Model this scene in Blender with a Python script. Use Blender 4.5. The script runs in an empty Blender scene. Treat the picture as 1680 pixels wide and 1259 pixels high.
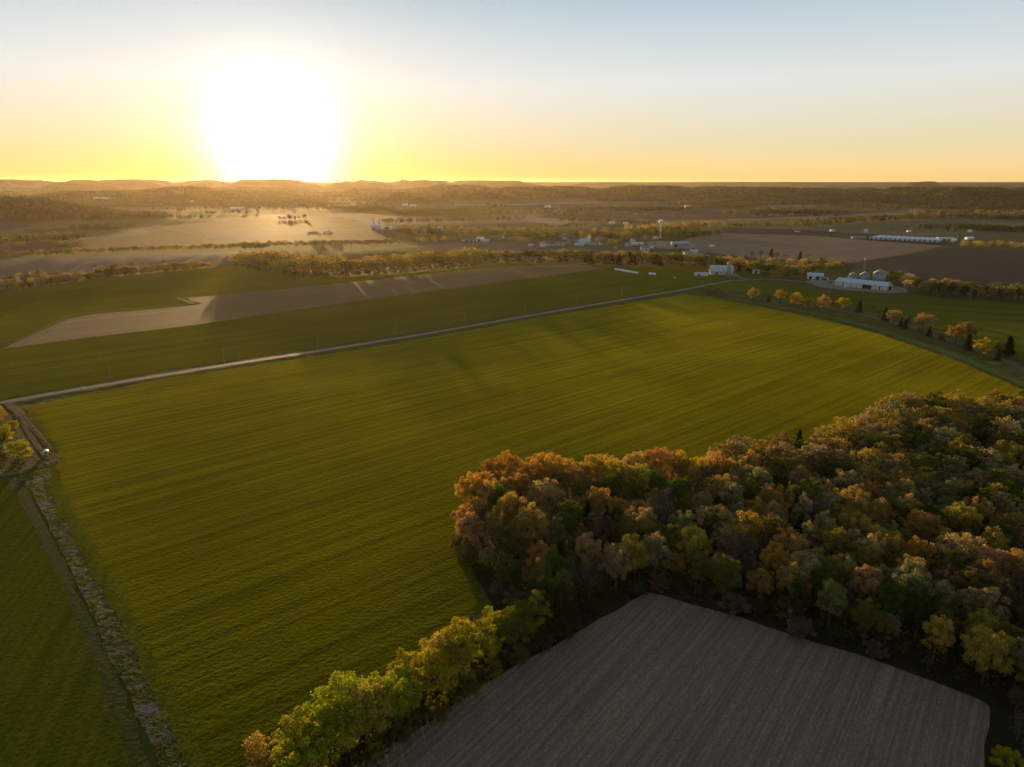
import bpy, math, random
import numpy as np
from mathutils import Vector, noise as mnoise
random.seed(7); RNG = np.random.default_rng(7)
sc = bpy.context.scene
COL = sc.collection
# ------------------------------------------------------------------ camera
FPX, CX, CY = 1120.0, 840.0, 629.5
CAMH = 110.0
PITCH = math.atan((CY-299.0)/FPX)
cp, sp = math.cos(PITCH), math.sin(PITCH)
def ray(px, py):
    u = (px-CX)/FPX; v = (CY-py)/FPX
    return np.array((u, cp+v*sp, -sp+v*cp))
def G(px, py, z=0.0):
    d = ray(px, py); t = (z-CAMH)/d[2]
    return np.array((d[0]*t, d[1]*t))
def PX(x, y, z=0.0):
    dz = z-CAMH
    dep = y*cp - dz*sp
    return CX+FPX*x/dep, CY-FPX*(y*sp+dz*cp)/dep
cam_d = bpy.data.cameras.new('camera'); cam = bpy.data.objects.new('camera', cam_d); COL.objects.link(cam)
cam_d.sensor_fit = 'HORIZONTAL'; cam_d.sensor_width = 36; cam_d.lens = 36*FPX/1680
cam_d.clip_start = 1; cam_d.clip_end = 60000
cam.location = (0, 0, CAMH); cam.rotation_euler = (math.pi/2-PITCH, 0, 0)
sc.camera = cam
# ------------------------------------------------------------------ sun and sky
sd = ray(452, 244); sd = sd/np.linalg.norm(sd)
SUN_EL = math.asin(sd[2]); SUN_AZ = math.atan2(sd[0], sd[1])       # azimuth from +Y towards +X
sun_d = bpy.data.lights.new('sun', 'SUN'); sun = bpy.data.objects.new('sun', sun_d); COL.objects.link(sun)
sun_d.energy = 5.0; sun_d.angle = math.radians(0.6); sun_d.color = (1.0, 0.63, 0.26)
sun.rotation_euler = Vector(sd).to_track_quat('Z', 'Y').to_euler()
W = bpy.data.worlds.new('World'); sc.world = W; W.use_nodes = True
nt = W.node_tree; nt.nodes.clear()
def N(t, **k):
    n = nt.nodes.new(t)
    for a, b in k.items(): setattr(n, a, b)
    return n
def L(a, b): nt.links.new(a, b)
def MATH(op, a, b=None, clamp=False):
    n = N('ShaderNodeMath', operation=op, use_clamp=clamp)
    for i, v in enumerate((a, b)):
        if v is None: continue
        if isinstance(v, (int, float)): n.inputs[i].default_value = v
        else: L(v, n.inputs[i])
    return n.outputs[0]
def build_sky():
    out = N('ShaderNodeOutputWorld')
    sky = N('ShaderNodeTexSky', sky_type='NISHITA', sun_disc=False)
    sky.sun_elevation = SUN_EL; sky.sun_rotation = SUN_AZ
    sky.altitude = 300; sky.air_density = 1.0; sky.dust_density = 0.6; sky.ozone_density = 1.5
    hs = N('ShaderNodeHueSaturation'); hs.inputs['Value'].default_value = 0.5; L(sky.outputs[0], hs.inputs['Color'])
    bg1 = N('ShaderNodeBackground'); L(hs.outputs[0], bg1.inputs[0]); bg1.inputs[1].default_value = 0.05
    tc = N('ShaderNodeTexCoord')
    nrm = N('ShaderNodeVectorMath', operation='NORMALIZE'); L(tc.outputs['Generated'], nrm.inputs[0])
    sep = N('ShaderNodeSeparateXYZ'); L(nrm.outputs[0], sep.inputs[0])
    dot = N('ShaderNodeVectorMath', operation='DOT_PRODUCT'); L(nrm.outputs[0], dot.inputs[0]); dot.inputs[1].default_value = tuple(sd)
    # glow added to the sky by elevation, upper stops neutral to fill the shade
    ramp = N('ShaderNodeValToRGB'); L(MATH('MAXIMUM', sep.outputs[2], 0.0), ramp.inputs[0])
    el = ramp.color_ramp; el.interpolation = 'LINEAR'
    stops = [(0.0, (.66, .45, .18)), (0.02, (.64, .48, .23)), (0.045, (.54, .47, .31)), (0.08, (.53, .49, .40)), (0.125, (.52, .53, .52)), (0.19, (.38, .445, .49)), (0.235, (.265, .355, .42)), (0.45, (.21, .25, .275)), (1.0, (.16, .19, .21))]
    stops = [(p_, tuple(.84*c_ for c_ in c)) for p_, c in stops]
    el.elements[0].position = 0; el.elements[0].color = stops[0][1]+(1,)
    el.elements[1].position = 1; el.elements[1].color = stops[-1][1]+(1,)
    for p, c in stops[1:-1]:
        e = el.elements.new(p); e.color = c+(1,)
    bg2 = N('ShaderNodeBackground'); L(ramp.outputs[0], bg2.inputs[0])
    # aureole round the sun
    ang = MATH('ARCCOSINE', MATH('MINIMUM', dot.outputs['Value'], 1.0))
    core = MATH('EXPONENT', MATH('MULTIPLY', MATH('POWER', MATH('DIVIDE', ang, 0.064), 2.0), -1.0))
    soft = MATH('EXPONENT', MATH('MULTIPLY', MATH('POWER', MATH('DIVIDE', ang, 0.10), 2.0), -1.0))
    near = MATH('EXPONENT', MATH('MULTIPLY', MATH('POWER', MATH('DIVIDE', ang, 0.5), 2.0), -1.0))
    lowz = MATH('EXPONENT', MATH('MULTIPLY', MATH('MAXIMUM', sep.outputs[2], 0.0), -22.0))
    L(MATH('SUBTRACT', 1.0, MATH('MULTIPLY', MATH('MULTIPLY', near, lowz), 0.55)), bg2.inputs[1])
    mid = MATH('EXPONENT', MATH('MULTIPLY', MATH('POWER', MATH('DIVIDE', ang, 0.17), 1.6), -1.0))
    wide = MATH('EXPONENT', MATH('MULTIPLY', MATH('DIVIDE', ang, 0.36), -1.0))
    low = MATH('EXPONENT', MATH('MULTIPLY', MATH('MAXIMUM', sep.outputs[2], 0.0), -26.0))
    tint = N('ShaderNodeMix', data_type='RGBA'); L(low, tint.inputs['Factor'])
    tint.inputs['A'].default_value = (1.0, 0.86, 0.72, 1); tint.inputs['B'].default_value = (1.0, 0.66, 0.02, 1)
    bg3 = N('ShaderNodeBackground'); L(tint.outputs['Result'], bg3.inputs[0])
    L(MATH('ADD', MATH('MULTIPLY', mid, 0.05), MATH('MULTIPLY', wide, 0.015)), bg3.inputs[1])
    bg4 = N('ShaderNodeBackground'); bg4.inputs[0].default_value = (1.0, .93, .82, 1)
    L(MATH('ADD', MATH('MULTIPLY', core, 1.55), MATH('MULTIPLY', soft, 0.10)), bg4.inputs[1])
    a1 = N('ShaderNodeAddShader'); L(bg1.outputs[0], a1.inputs[0]); L(bg2.outputs[0], a1.inputs[1])
    a2 = N('ShaderNodeAddShader'); L(a1.outputs[0], a2.inputs[0]); L(bg3.outputs[0], a2.inputs[1])
    a3 = N('ShaderNodeAddShader'); L(a2.outputs[0], a3.inputs[0]); L(bg4.outputs[0], a3.inputs[1])
    L(a3.outputs[0], out.inputs[0])
build_sky()
sc.view_settings.view_transform = 'Standard'; sc.view_settings.look = 'None'
sc.view_settings.exposure = 0.65; sc.view_settings.gamma = 1.0
sc.render.engine = 'CYCLES'
sc.cycles.use_denoising = True
try: sc.cycles.denoiser = 'OPENIMAGEDENOISE'
except Exception: pass
sc.cycles.max_bounces = 6; sc.cycles.diffuse_bounces = 2; sc.cycles.glossy_bounces = 2
sc.cycles.transmission_bounces = 3; sc.cycles.volume_bounces = 1; sc.cycles.transparent_max_bounces = 4
sc.cycles.sample_clamp_indirect = 4.0
# ------------------------------------------------------------------ helpers
def tag(o, label=None, cat=None, group=None, kind=None):
    if label: o['label'] = label
    if cat: o['category'] = cat
    if group: o['group'] = group
    if kind: o['kind'] = kind
    return o
def mesh_obj(name, V, F, mat=None, parent=None, loc=None, smooth=False):
    me = bpy.data.meshes.new(name)
    V = np.asarray(V, dtype=np.float32)
    if isinstance(F, np.ndarray):
        nf, k = F.shape
        me.vertices.add(len(V)); me.vertices.foreach_set('co', V.ravel())
        me.loops.add(nf*k); me.loops.foreach_set('vertex_index', F.astype(np.int32).ravel())
        me.polygons.add(nf); me.polygons.foreach_set('loop_start', np.arange(0, nf*k, k, dtype=np.int32))
        me.polygons.foreach_set('loop_total', np.full(nf, k, dtype=np.int32))
        me.update(calc_edges=True)
    else:
        me.from_pydata(V.tolist(), [], F); me.update()
    if smooth: me.polygons.foreach_set('use_smooth', np.ones(len(me.polygons), dtype=bool))
    if mat is not None: me.materials.append(mat)
    o = bpy.data.objects.new(name, me); COL.objects.link(o)
    if parent is not None: o.parent = parent
    if loc is not None: o.location = loc
    return o
def empty(name, loc=(0, 0, 0), rz=0.0):
    o = bpy.data.objects.new(name, None); o.empty_display_size = 1; COL.objects.link(o)
    o.location = loc; o.rotation_euler = (0, 0, rz); return o
class MB:
    """collects simple solids into one mesh"""
    def __init__(s): s.V = []; s.F = []
    def add(s, V, F):
        b = len(s.V); s.V += [tuple(map(float, v)) for v in V]; s.F += [tuple(b+i for i in f) for f in F]; return s
    def box(s, x0, x1, y0, y1, z0, z1):
        return s.add([(x0,y0,z0),(x1,y0,z0),(x1,y1,z0),(x0,y1,z0),(x0,y0,z1),(x1,y0,z1),(x1,y1,z1),(x0,y1,z1)],
                     [(0,3,2,1),(4,5,6,7),(0,1,5,4),(1,2,6,5),(2,3,7,6),(3,0,4,7)])
    def prism(s, prof, x0, x1):        # profile in (y,z), extruded along x
        n = len(prof)
        V = [(x0, y, z) for y, z in prof]+[(x1, y, z) for y, z in prof]
        F = [tuple(range(n))[::-1], tuple(range(n, 2*n))]+[(i, (i+1) % n, n+(i+1) % n, n+i) for i in range(n)]
        return s.add(V, F)
    def tube(s, a, b, r0, r1, n=6):
        a = Vector(a); b = Vector(b); d = (b-a)
        if d.length < 1e-6: return s
        q = d.to_track_quat('Z', 'Y')
        V = []
        for p, r in ((a, r0), (b, r1)):
            for i in range(n):
                t = 2*math.pi*i/n; V.append(tuple(p+q @ Vector((r*math.cos(t), r*math.sin(t), 0))))
        F = [(i, (i+1) % n, n+(i+1) % n, n+i) for i in range(n)]+[tuple(range(n))[::-1], tuple(range(n, 2*n))]
        return s.add(V, F)
    def lathe(s, prof, n=20, cx=0, cy=0):
        V = []; F = []
        for r, z in prof:
            for i in range(n):
                t = 2*math.pi*i/n; V.append((cx+r*math.cos(t), cy+r*math.sin(t), z))
        m = len(prof)
        for k in range(m-1):
            for i in range(n): F.append((k*n+i, k*n+(i+1) % n, (k+1)*n+(i+1) % n, (k+1)*n+i))
        F.append(tuple(range(n))[::-1]); F.append(tuple(range((m-1)*n, m*n)))
        return s.add(V, F)
    def build(s, name, mat, parent=None, smooth=False): return mesh_obj(name, s.V, s.F, mat, parent, smooth=smooth)
# value noise in numpy
def hash2(ix, iy, seed):
    h = (ix.astype(np.int64)*374761393+iy.astype(np.int64)*668265263+seed*1274126177) & 0xffffffff
    h = ((h ^ (h >> 13))*1103515245+12345) & 0xffffffff
    h = ((h ^ (h >> 15))*668265263) & 0xffffffff
    return ((h ^ (h >> 12)) & 0xffff)/65535.0
def vnoise(x, y, seed=0):
    x = np.asarray(x, float); y = np.asarray(y, float)
    ix = np.floor(x).astype(np.int64); iy = np.floor(y).astype(np.int64); fx = x-ix; fy = y-iy
    fx = fx*fx*(3-2*fx); fy = fy*fy*(3-2*fy)
    a = hash2(ix, iy, seed); b = hash2(ix+1, iy, seed); c = hash2(ix, iy+1, seed); d = hash2(ix+1, iy+1, seed)
    return (a*(1-fx)+b*fx)*(1-fy)+(c*(1-fx)+d*fx)*fy
def fbm(x, y, seed=0, octv=4):
    s = 0; a = .5; t = 0
    for i in range(octv):
        s = s+a*vnoise(x*2**i, y*2**i, seed+i*17); t += a; a *= .5
    return s/t
def smooth(e0, e1, x):
    t = np.clip((x-e0)/(e1-e0), 0, 1); return t*t*(3-2*t)
# ------------------------------------------------------------------ materials
class MatB:
    def __init__(s, name):
        s.m = bpy.data.materials.new(name); s.m.use_nodes = True; s.t = s.m.node_tree; s.t.nodes.clear()
        s.out = s.n('ShaderNodeOutputMaterial')
    def n(s, t, **k):
        x = s.t.nodes.new(t)
        for a, b in k.items(): setattr(x, a, b)
        return x
    def l(s, a, b): s.t.links.new(a, b)
    def math(s, op, a, b=None, clamp=False):
        n = s.n('ShaderNodeMath', operation=op, use_clamp=clamp)
        for i, v in enumerate((a, b)):
            if v is None: continue
            if isinstance(v, (int, float)): n.inputs[i].default_value = v
            else: s.l(v, n.inputs[i])
        return n.outputs[0]
    def mixc(s, f, a, b, blend='MIX'):
        n = s.n('ShaderNodeMix', data_type='RGBA', blend_type=blend)
        for key, v in (('Factor', f), ('A', a), ('B', b)):
            if isinstance(v, (int, float)): n.inputs[key].default_value = v
            elif isinstance(v, tuple): n.inputs[key].default_value = tuple(v)+(1,)
            else: s.l(v, n.inputs[key])
        return n.outputs['Result']
    def coords(s, rot=0.0, scale=(1, 1, 1), space='Object'):
        tc = s.n('ShaderNodeTexCoord'); mp = s.n('ShaderNodeMapping')
        s.l(tc.outputs[space], mp.inputs[0])
        r = s.n('ShaderNodeMapping'); r.inputs['Rotation'].default_value = (0, 0, rot)
        s.l(tc.outputs[space], r.inputs[0]); s.l(r.outputs[0], mp.inputs[0]); mp.inputs['Scale'].default_value = scale
        return mp.outputs[0]
    def noise(s, vec, scale, detail=3, rough=.55, lo=None, hi=None):
        n = s.n('ShaderNodeTexNoise'); n.inputs['Scale'].default_value = scale; n.inputs['Detail'].default_value = detail
        n.inputs['Roughness'].default_value = rough; s.l(vec, n.inputs['Vector'])
        o = n.outputs[0]
        if lo is not None:
            mr = s.n('ShaderNodeMapRange'); mr.inputs[1].default_value = lo; mr.inputs[2].default_value = hi; s.l(o, mr.inputs[0]); o = mr.outputs[0]
        return o
    def principled(s, base, rough=.9, spec=.2, bump=None, dist=.2, strength=1.0, sheen=0, sheen_tint=(1,1,1), metallic=0):
        p = s.n('ShaderNodeBsdfPrincipled')
        if isinstance(base, tuple): p.inputs['Base Color'].default_value = base+(1,)
        else: s.l(base, p.inputs['Base Color'])
        p.inputs['Roughness'].default_value = rough; p.inputs['Specular IOR Level'].default_value = spec
        p.inputs['Metallic'].default_value = metallic
        if sheen is not None and sheen != 0:
            if isinstance(sheen, (int, float)): p.inputs['Sheen Weight'].default_value = sheen
            else: s.l(sheen, p.inputs['Sheen Weight'])
            p.inputs['Sheen Roughness'].default_value = .45
            p.inputs['Sheen Tint'].default_value = sheen_tint+(1,)
        if bump is not None:
            b = s.n('ShaderNodeBump'); b.inputs['Distance'].default_value = dist; b.inputs['Strength'].default_value = strength
            s.l(bump, b.inputs['Height']); s.l(b.outputs[0], p.inputs['Normal'])
        s.l(p.outputs[0], s.out.inputs[0]); return p
def simple_mat(name, col, rough=.7, spec=.3, var=.15, scale=.6, metallic=0, rib=None):
    b = MatB(name); v = b.coords()
    c2 = tuple(x*(1-var) for x in col)
    c = b.mixc(b.noise(v, scale, 4, .6, .35, .65), col, c2)
    bump = None
    if rib:
        w = b.n('ShaderNodeTexWave', wave_type='BANDS', bands_direction='X'); w.inputs['Scale'].default_value = rib
        b.l(v, w.inputs[0]); bump = w.outputs[1]
        c = b.mixc(b.math('MULTIPLY', w.outputs[1], .25), c, tuple(x*.6 for x in col))
    b.principled(c, rough, spec, bump, .03, 1.0, metallic=metallic)
    return b.m
def field_mat(name, ca, cb, cc=None, ang=0.0, row=3.0, rowmix=.35, tuft=1.0, tufth=.25, rowh=.12, big=.012, sheen=0, sheen_tint=(1,1,1), spec=.03, patch=None):
    """ca/cb: crop colours mixed in broad drifts, cc: colour between the drill rows (rows run along local x after rotation)"""
    b = MatB(name)
    vs = b.coords(rot=-ang, scale=(1/row*.02, 1/row, 1))            # streaks stretched along the rows
    vfs = b.coords(rot=-ang, scale=(1/row*.3, 1/row*3.0, 1))
    v = b.coords()
    drift = b.noise(v, big, 5, .62, .40, .60)
    st = b.noise(vs, 1.0, 2, .5, .36, .64)
    fs = b.noise(vfs, 1.0, 2, .6, .36, .64)
    br = b.noise(b.coords(rot=-ang, scale=(1/row*.009, 1/row*.42, 1)), 1.0, 4, .6, .34, .66)
    tf = b.noise(v, tuft, 3, .65, .38, .62)
    c = b.mixc(drift, ca, cb)
    if cc is None: cc = tuple(x*.55 for x in ca)
    f = b.math('ADD', b.math('MULTIPLY', st, rowmix), b.math('MULTIPLY', fs, rowmix*.6))
    c = b.mixc(b.math('MINIMUM', f, 1.0), c, cc)
    c = b.mixc(b.math('MULTIPLY', br, rowmix*.5), c, tuple(x*.5 for x in cb))
    c = b.mixc(b.math('MULTIPLY', tf, .65), c, tuple(x*.38 for x in ca))  # dark speckle painted in for the shadow gaps between tufts
    if patch:
        pf = b.noise(v, patch[1], 5, .6, patch[2], patch[3]); c = b.mixc(pf, c, patch[0])
    h = b.math('ADD', b.math('MULTIPLY', tf, tufth), b.math('MULTIPLY', b.math('SUBTRACT', 1.0, st), rowh))
    h = b.math('ADD', h, b.math('MULTIPLY', b.noise(v, tuft*.35, 2, .5), tufth*1.2))
    if sheen:      # thin and thick bands of the crop catch more or less of the low sun
        th = b.math('ADD', b.math('MULTIPLY', br, .28), b.math('ADD', b.math('MULTIPLY', st, .26), b.math('MULTIPLY', b.noise(v, big*1.7, 4, .6, .40, .60), .36)))
        sheen = b.math('MULTIPLY', b.math('SUBTRACT', 1.38, b.math('MULTIPLY', th, .98)), sheen)
    b.principled(c, .85, spec, h, 1.0, 1.0, sheen, sheen_tint)
    return b.m
ROAD_ANG = math.atan2(*(G(1060, 486)-G(250, 619))[::-1])
M = {}
M['green'] = field_mat('winter wheat green', (.088, .102, .005), (.046, .072, .004), (.022, .034, .003), ROAD_ANG, 2.6, .85, .8, .20, .15, .0065, sheen=.25, sheen_tint=(1, .84, .03), spec=0)
M['green2'] = field_mat('pasture green', (.056, .080, .007), (.074, .090, .008), (.030, .046, .004), ROAD_ANG+.02, 5.0, .35, .7, .22, .12, .008, sheen=.08, sheen_tint=(1, .85, .05), spec=0)
M['green3'] = field_mat('hay green', (.056, .082, .013), (.088, .096, .016), (.036, .054, .010), math.radians(-25), 7.0, .45, .6, .22, .14, .010, sheen=.06, sheen_tint=(1, .85, .05), spec=0)
M['tan'] = field_mat('corn stubble tan', (.215, .148, .088), (.165, .12, .066), (.095, .078, .03), ROAD_ANG, 4.0, .5, .8, .16, .10, .010)
M['tan2'] = field_mat('far stubble', (.105, .068, .036), (.080, .053, .030), (.06, .048, .022), ROAD_ANG-.06, 14.0, .5, .3, .2, .12, .004)
M['grey'] = field_mat('disced grey soil', (.150, .120, .105), (.115, .092, .082), (.085, .068, .060), ROAD_ANG, 8.0, .35, .5, .18, .10, .006)
M['tan3'] = field_mat('pale stubble', (.26, .185, .135), (.21, .148, .11), (.15, .115, .075), ROAD_ANG-.06, 14.0, .5, .3, .2, .12, .004)
M['meadow'] = field_mat('pale meadow', (.150, .145, .062), (.12, .115, .05), (.085, .088, .032), math.radians(8), 10.0, .5, .3, .2, .12, .004)
M['dark'] = field_mat('ploughed dark soil', (.070, .046, .038), (.056, .038, .032), (.045, .030, .026), math.radians(5), 8.0, .4, .5, .18, .10, .006)
M['near_brown'] = field_mat('stubble field in shade', (.305, .225, .165), (.265, .198, .146), (.145, .108, .080), math.radians(52), .9, .75, 1.5, .2, .1, .02, spec=0)
M['rough'] = field_mat('rough grass', (.062, .070, .010), (.08, .066, .018), (.034, .042, .008), math.radians(-62), 2.5, .35, .5, .35, .1, .03)
M['leftgreen'] = field_mat('tufted left field', (.092, .096, .008), (.070, .078, .007), (.022, .030, .004), math.radians(105), 2.2, .45, .8, .42, .15, .015, sheen=.08, sheen_tint=(1, .85, .05), spec=0)
M['track'] = field_mat('grass track', (.042, .052, .009), (.058, .056, .016), (.030, .036, .008), math.radians(107), 1.5, .5, .8, .08, .06, .05)
M['ditch'] = field_mat('ditch with mud', (.050, .065, .010), (.04, .055, .008), (.02, .03, .006), math.radians(107), 3.0, .4, .45, .6, .2, .05, patch=((.105, .086, .086), .16, .51, .64))
M['margin'] = field_mat('light grassy margin', (.115, .115, .012), (.085, .095, .010), (.045, .055, .006), math.radians(107), 2.2, .5, .7, .3, .15, .02, sheen=.12, sheen_tint=(1, .85, .05), spec=0)
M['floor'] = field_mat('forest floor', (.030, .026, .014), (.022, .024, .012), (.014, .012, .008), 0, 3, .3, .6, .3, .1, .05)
M['verge'] = field_mat('brown verge', (.105, .088, .045), (.13, .105, .06), (.06, .06, .024), math.radians(-40), 3, .4, .5, .15, .1, .02)
M['lawn'] = field_mat('mown grass', (.070, .110, .018), (.090, .125, .022), (.05, .075, .014), 0, 6, .2, .6, .12, .08, .02)
M['road'] = simple_mat('asphalt road', (.125, .10, .088), .75, .4, .25, .35)
M['gravel'] = simple_mat('gravel yard', (.17, .145, .12), .9, .2, .3, .25)
M['white'] = simple_mat('white painted metal', (.50, .52, .55), .5, .4, .12, .5)
M['whiterib'] = simple_mat('ribbed white steel', (.44, .47, .49), .5, .4, .12, .5, rib=1.6)
M['bluewhite'] = simple_mat('pale blue steel roof', (.32, .42, .49), .45, .4, .12, .4, rib=1.2)
M['greyroof'] = simple_mat('grey shingle roof', (.20, .20, .22), .85, .2, .25, .8)
M['darkroof'] = simple_mat('dark roof', (.075, .075, .10), .8, .2, .25, .8)
M['steel'] = simple_mat('galvanised steel', (.22, .25, .28), .45, .5, .25, .3, rib=2.5)
M['concrete'] = simple_mat('silo concrete', (.36, .31, .28), .9, .2, .3, .5)
M['opening'] = simple_mat('dark opening', (.012, .012, .014), .8, .1)
M['glass'] = simple_mat('window glass', (.03, .035, .045), .1, .5)
M['wood'] = simple_mat('weathered pole wood', (.20, .16, .13), .9, .1, .3, .8)
M['brownwall'] = simple_mat('brown wall', (.16, .08, .055), .8, .2)
M['bark'] = simple_mat('grey bark', (.085, .065, .05), .95, .1, .4, 1.5)
M['rubber'] = simple_mat('black rubber', (.02, .02, .02), .8, .2)
M['plastic'] = simple_mat('white wrap plastic', (.66, .65, .64), .35, .5, .06, 2.0)
M['towergreen'] = simple_mat('pale green tower paint', (.55, .66, .60), .45, .4, .1, .3)
def leaf_mat(name, trans=.58, shade=.55):
    b = MatB(name)
    oi = b.n('ShaderNodeObjectInfo'); at = b.n('ShaderNodeAttribute', attribute_name='tone')
    geo = b.n('ShaderNodeNewGeometry')
    f = b.math('ADD', .62, b.math('MULTIPLY', at.outputs['Fac'], .76))
    hsv = b.n('ShaderNodeHueSaturation'); b.l(oi.outputs['Color'], hsv.inputs['Color'])
    b.l(f, hsv.inputs['Value'])
    b.l(b.math('ADD', .487, b.math('MULTIPLY', at.outputs['Fac'], .026)), hsv.inputs['Hue'])
    d = b.n('ShaderNodeBsdfDiffuse'); t = b.n('ShaderNodeBsdfTranslucent'); b.l(hsv.outputs[0], d.inputs[0]); b.l(hsv.outputs[0], t.inputs[0])
    mx = b.n('ShaderNodeMixShader'); mx.inputs[0].default_value = trans; b.l(d.outputs[0], mx.inputs[1]); b.l(t.outputs[0], mx.inputs[2])
    b.l(mx.outputs[0], b.out.inputs[0]); return b.m
M['leaf'] = leaf_mat('tree foliage')
def far_leaf_mat():
    b = MatB('far foliage')
    at = b.n('ShaderNodeAttribute', attribute_name='treecol')
    d = b.n('ShaderNodeBsdfDiffuse'); t = b.n('ShaderNodeBsdfTranslucent'); b.l(at.outputs['Color'], d.inputs[0]); b.l(at.outputs['Color'], t.inputs[0])
    mx = b.n('ShaderNodeMixShader'); mx.inputs[0].default_value = .5; b.l(d.outputs[0], mx.inputs[1]); b.l(t.outputs[0], mx.inputs[2])
    b.l(mx.outputs[0], b.out.inputs[0]); return b.m
M['farleaf'] = far_leaf_mat()
# ------------------------------------------------------------------ terrain
HILLS = [  # px, distance, height, sigma across, sigma along, base-flattening
    (-30, 2450, 78, 260, 190), (95, 2600, 40, 150, 150), (320, 5000, 70, 420, 350), (150, 4400, 50, 420, 300),
    (660, 3900, 50, 170, 200), (775, 4100, 52, 260, 220), (700, 5600, 70, 500, 400), (900, 5000, 82, 480, 500), (1060, 5200, 84, 420, 500),
    (1000, 4300, 40, 500, 350), (1230, 4700, 80, 420, 500), (1120, 4600, 60, 300, 350), (1370, 4900, 78, 420, 500), (1560, 4500, 90, 420, 420), (1740, 4300, 90, 500, 420),
    (1450, 4150, 55, 260, 200), (1900, 4600, 85, 600, 500), (1518, 8600, 114, 300, 400), (440, 9000, 132, 700, 700), (340, 9500, 130, 500, 700),
    (600, 8600, 136, 520, 600), (690, 8300, 126, 380, 500), (800, 9200, 122, 600, 600), (220, 9000, 118, 600, 600), (60, 8600, 118, 800, 600), (-300, 5600, 95, 700, 600),
]
HP = []
for px, r, h, sx, sy in HILLS:
    u = (px-CX)/FPX
    if r < 6500 and px > 800: h *= .80
    a = math.atan2(u, ray(px, 305)[1]); HP.append((r*math.sin(a), r*math.cos(a), a, h, sx, sy))
def terrain(x, y):
    x = np.asarray(x, float); y = np.asarray(y, float)
    r = np.hypot(x, y)
    z = np.zeros_like(x)
    wob = (fbm(x/420, y/420, 5, 4)-.5)
    for hx, hy, a, h, sx, sy in HP:
        dx = x-hx; dy = y-hy
        t = dx*math.cos(a)-dy*math.sin(a); q = dx*math.sin(a)+dy*math.cos(a)
        e = np.exp(-np.clip(((t/sx)**2+(q/sy)**2)*(1+wob*1.3)+wob*1.6, 0, 50))
        z = np.maximum(z, h*e*(1+.0*wob))
    m = smooth(3300, 5600, r)
    n = fbm(x/1400, y/1400, 31, 5)
    base = np.clip((n-.36)*2.2, 0, 1)*m*(34+70*smooth(5600, 10000, r))
    z = np.maximum(z, base)+.25*np.minimum(z, base)
    z = z+m*(fbm(x/260, y/260, 77, 4)-.5)*30*smooth(0, 30, z)
    far = smooth(9500, 13000, r)
    z = z*(1-far)+far*(92+26*fbm(x/2500, y/2500, 91, 4))
    z = z*smooth(1850, 2250, r)
    return np.clip(z, 0, 165)
def forest_mask(x, y, z):
    r = np.hypot(x, y)
    n = fbm(x/330, y/330, 53, 3); px = CX+FPX*x/np.maximum(y*cp, 1)
    wood = smooth(5, 16, z+(n-.5)*46)
    leftish = smooth(900, 500, px)*smooth(3200, 4200, r)
    wood = wood*(1-leftish*smooth(.52, .46, n)*.85)
    lowwood = smooth(.63, .66, fbm(x/520, y/160, 61, 3))*smooth(3300, 3800, r)
    return np.clip(np.maximum(wood, lowwood), 0, 1)
az = np.radians(np.concatenate([np.linspace(-180, -66, 30)[:-1], np.linspace(-66, -42, 60)[:-1], np.linspace(-42, 42, 760), np.linspace(42, 66, 60)[1:], np.linspace(66, 180, 30)[1:]]))
rr = np.concatenate([[0.5, 30, 60], np.geomspace(90, 1800, 60)[:-1], np.geomspace(1800, 9000, 330)[:-1], np.geomspace(9000, 26000, 60)])
A, R = np.meshgrid(az, rr); X = R*np.sin(A); Y = R*np.cos(A); Z = terrain(X, Y)-0.12
na, nr = len(az), len(rr)
idx = np.arange(na*nr).reshape(nr, na)
F = np.stack([idx[:-1, :-1], idx[:-1, 1:], idx[1:, 1:], idx[1:, :-1]], -1).reshape(-1, 4)[:, ::-1]
# patchwork of far fields: long strips chosen per cell, woods on the hills
def field_colour(x, y, z):
    a = math.radians(12); u = (x*math.cos(a)+y*math.sin(a)); v = (-x*math.sin(a)+y*math.cos(a))
    u = u+120*(fbm(x/700, y/700, 3, 2)-.5); v = v+160*(fbm(x/600, y/600, 9, 2)-.5)
    iu = np.floor(u/420).astype(int); iv = np.floor(v/230+.37*iu).astype(int)
    k = hash2(iu, iv, 11)
    pal = np.array([(.22,.155,.10), (.17,.125,.085), (.12,.09,.072), (.085,.062,.05), (.07,.10,.03), (.20,.15,.09), (.10,.115,.04), (.15,.12,.08)])
    c = pal[np.clip((k*8).astype(int), 0, 7)]
    f = forest_mask(x, y, z)[..., None]
    n = fbm(x/60, y/60, 41, 3)[..., None]
    fc = np.array((.050, .048, .024))*(.7+.6*n)
    return c*(1-f)+fc*f
C = field_colour(X.ravel(), Y.ravel(), Z.ravel())
grd_mask = smooth(1500, 2100, R.ravel())[:, None]
C = C*grd_mask+np.array((.056, .062, .010))*(1-grd_mask)
tb = MatB('ground patchwork')
at = tb.n('ShaderNodeAttribute', attribute_name='landcol')
v = tb.coords()
c = tb.mixc(tb.noise(v, .03, 5, .7, .3, .7), at.outputs['Color'], (.5, .5, .5), 'MULTIPLY')
c = tb.mixc(.55, at.outputs['Color'], c)
tb.principled(c, .95, .05, tb.noise(v, .08, 4, .6), 2.0, 1.0)
ground = mesh_obj('ground', np.stack([X.ravel(), Y.ravel(), Z.ravel()], -1), F, tb.m, smooth=True)
ca = ground.data.color_attributes.new('landcol', 'FLOAT_COLOR', 'POINT')
ca.data.foreach_set('color', np.concatenate([C, np.ones((len(C), 1))], 1).astype(np.float32).ravel())
tag(ground, kind='structure')
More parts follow.
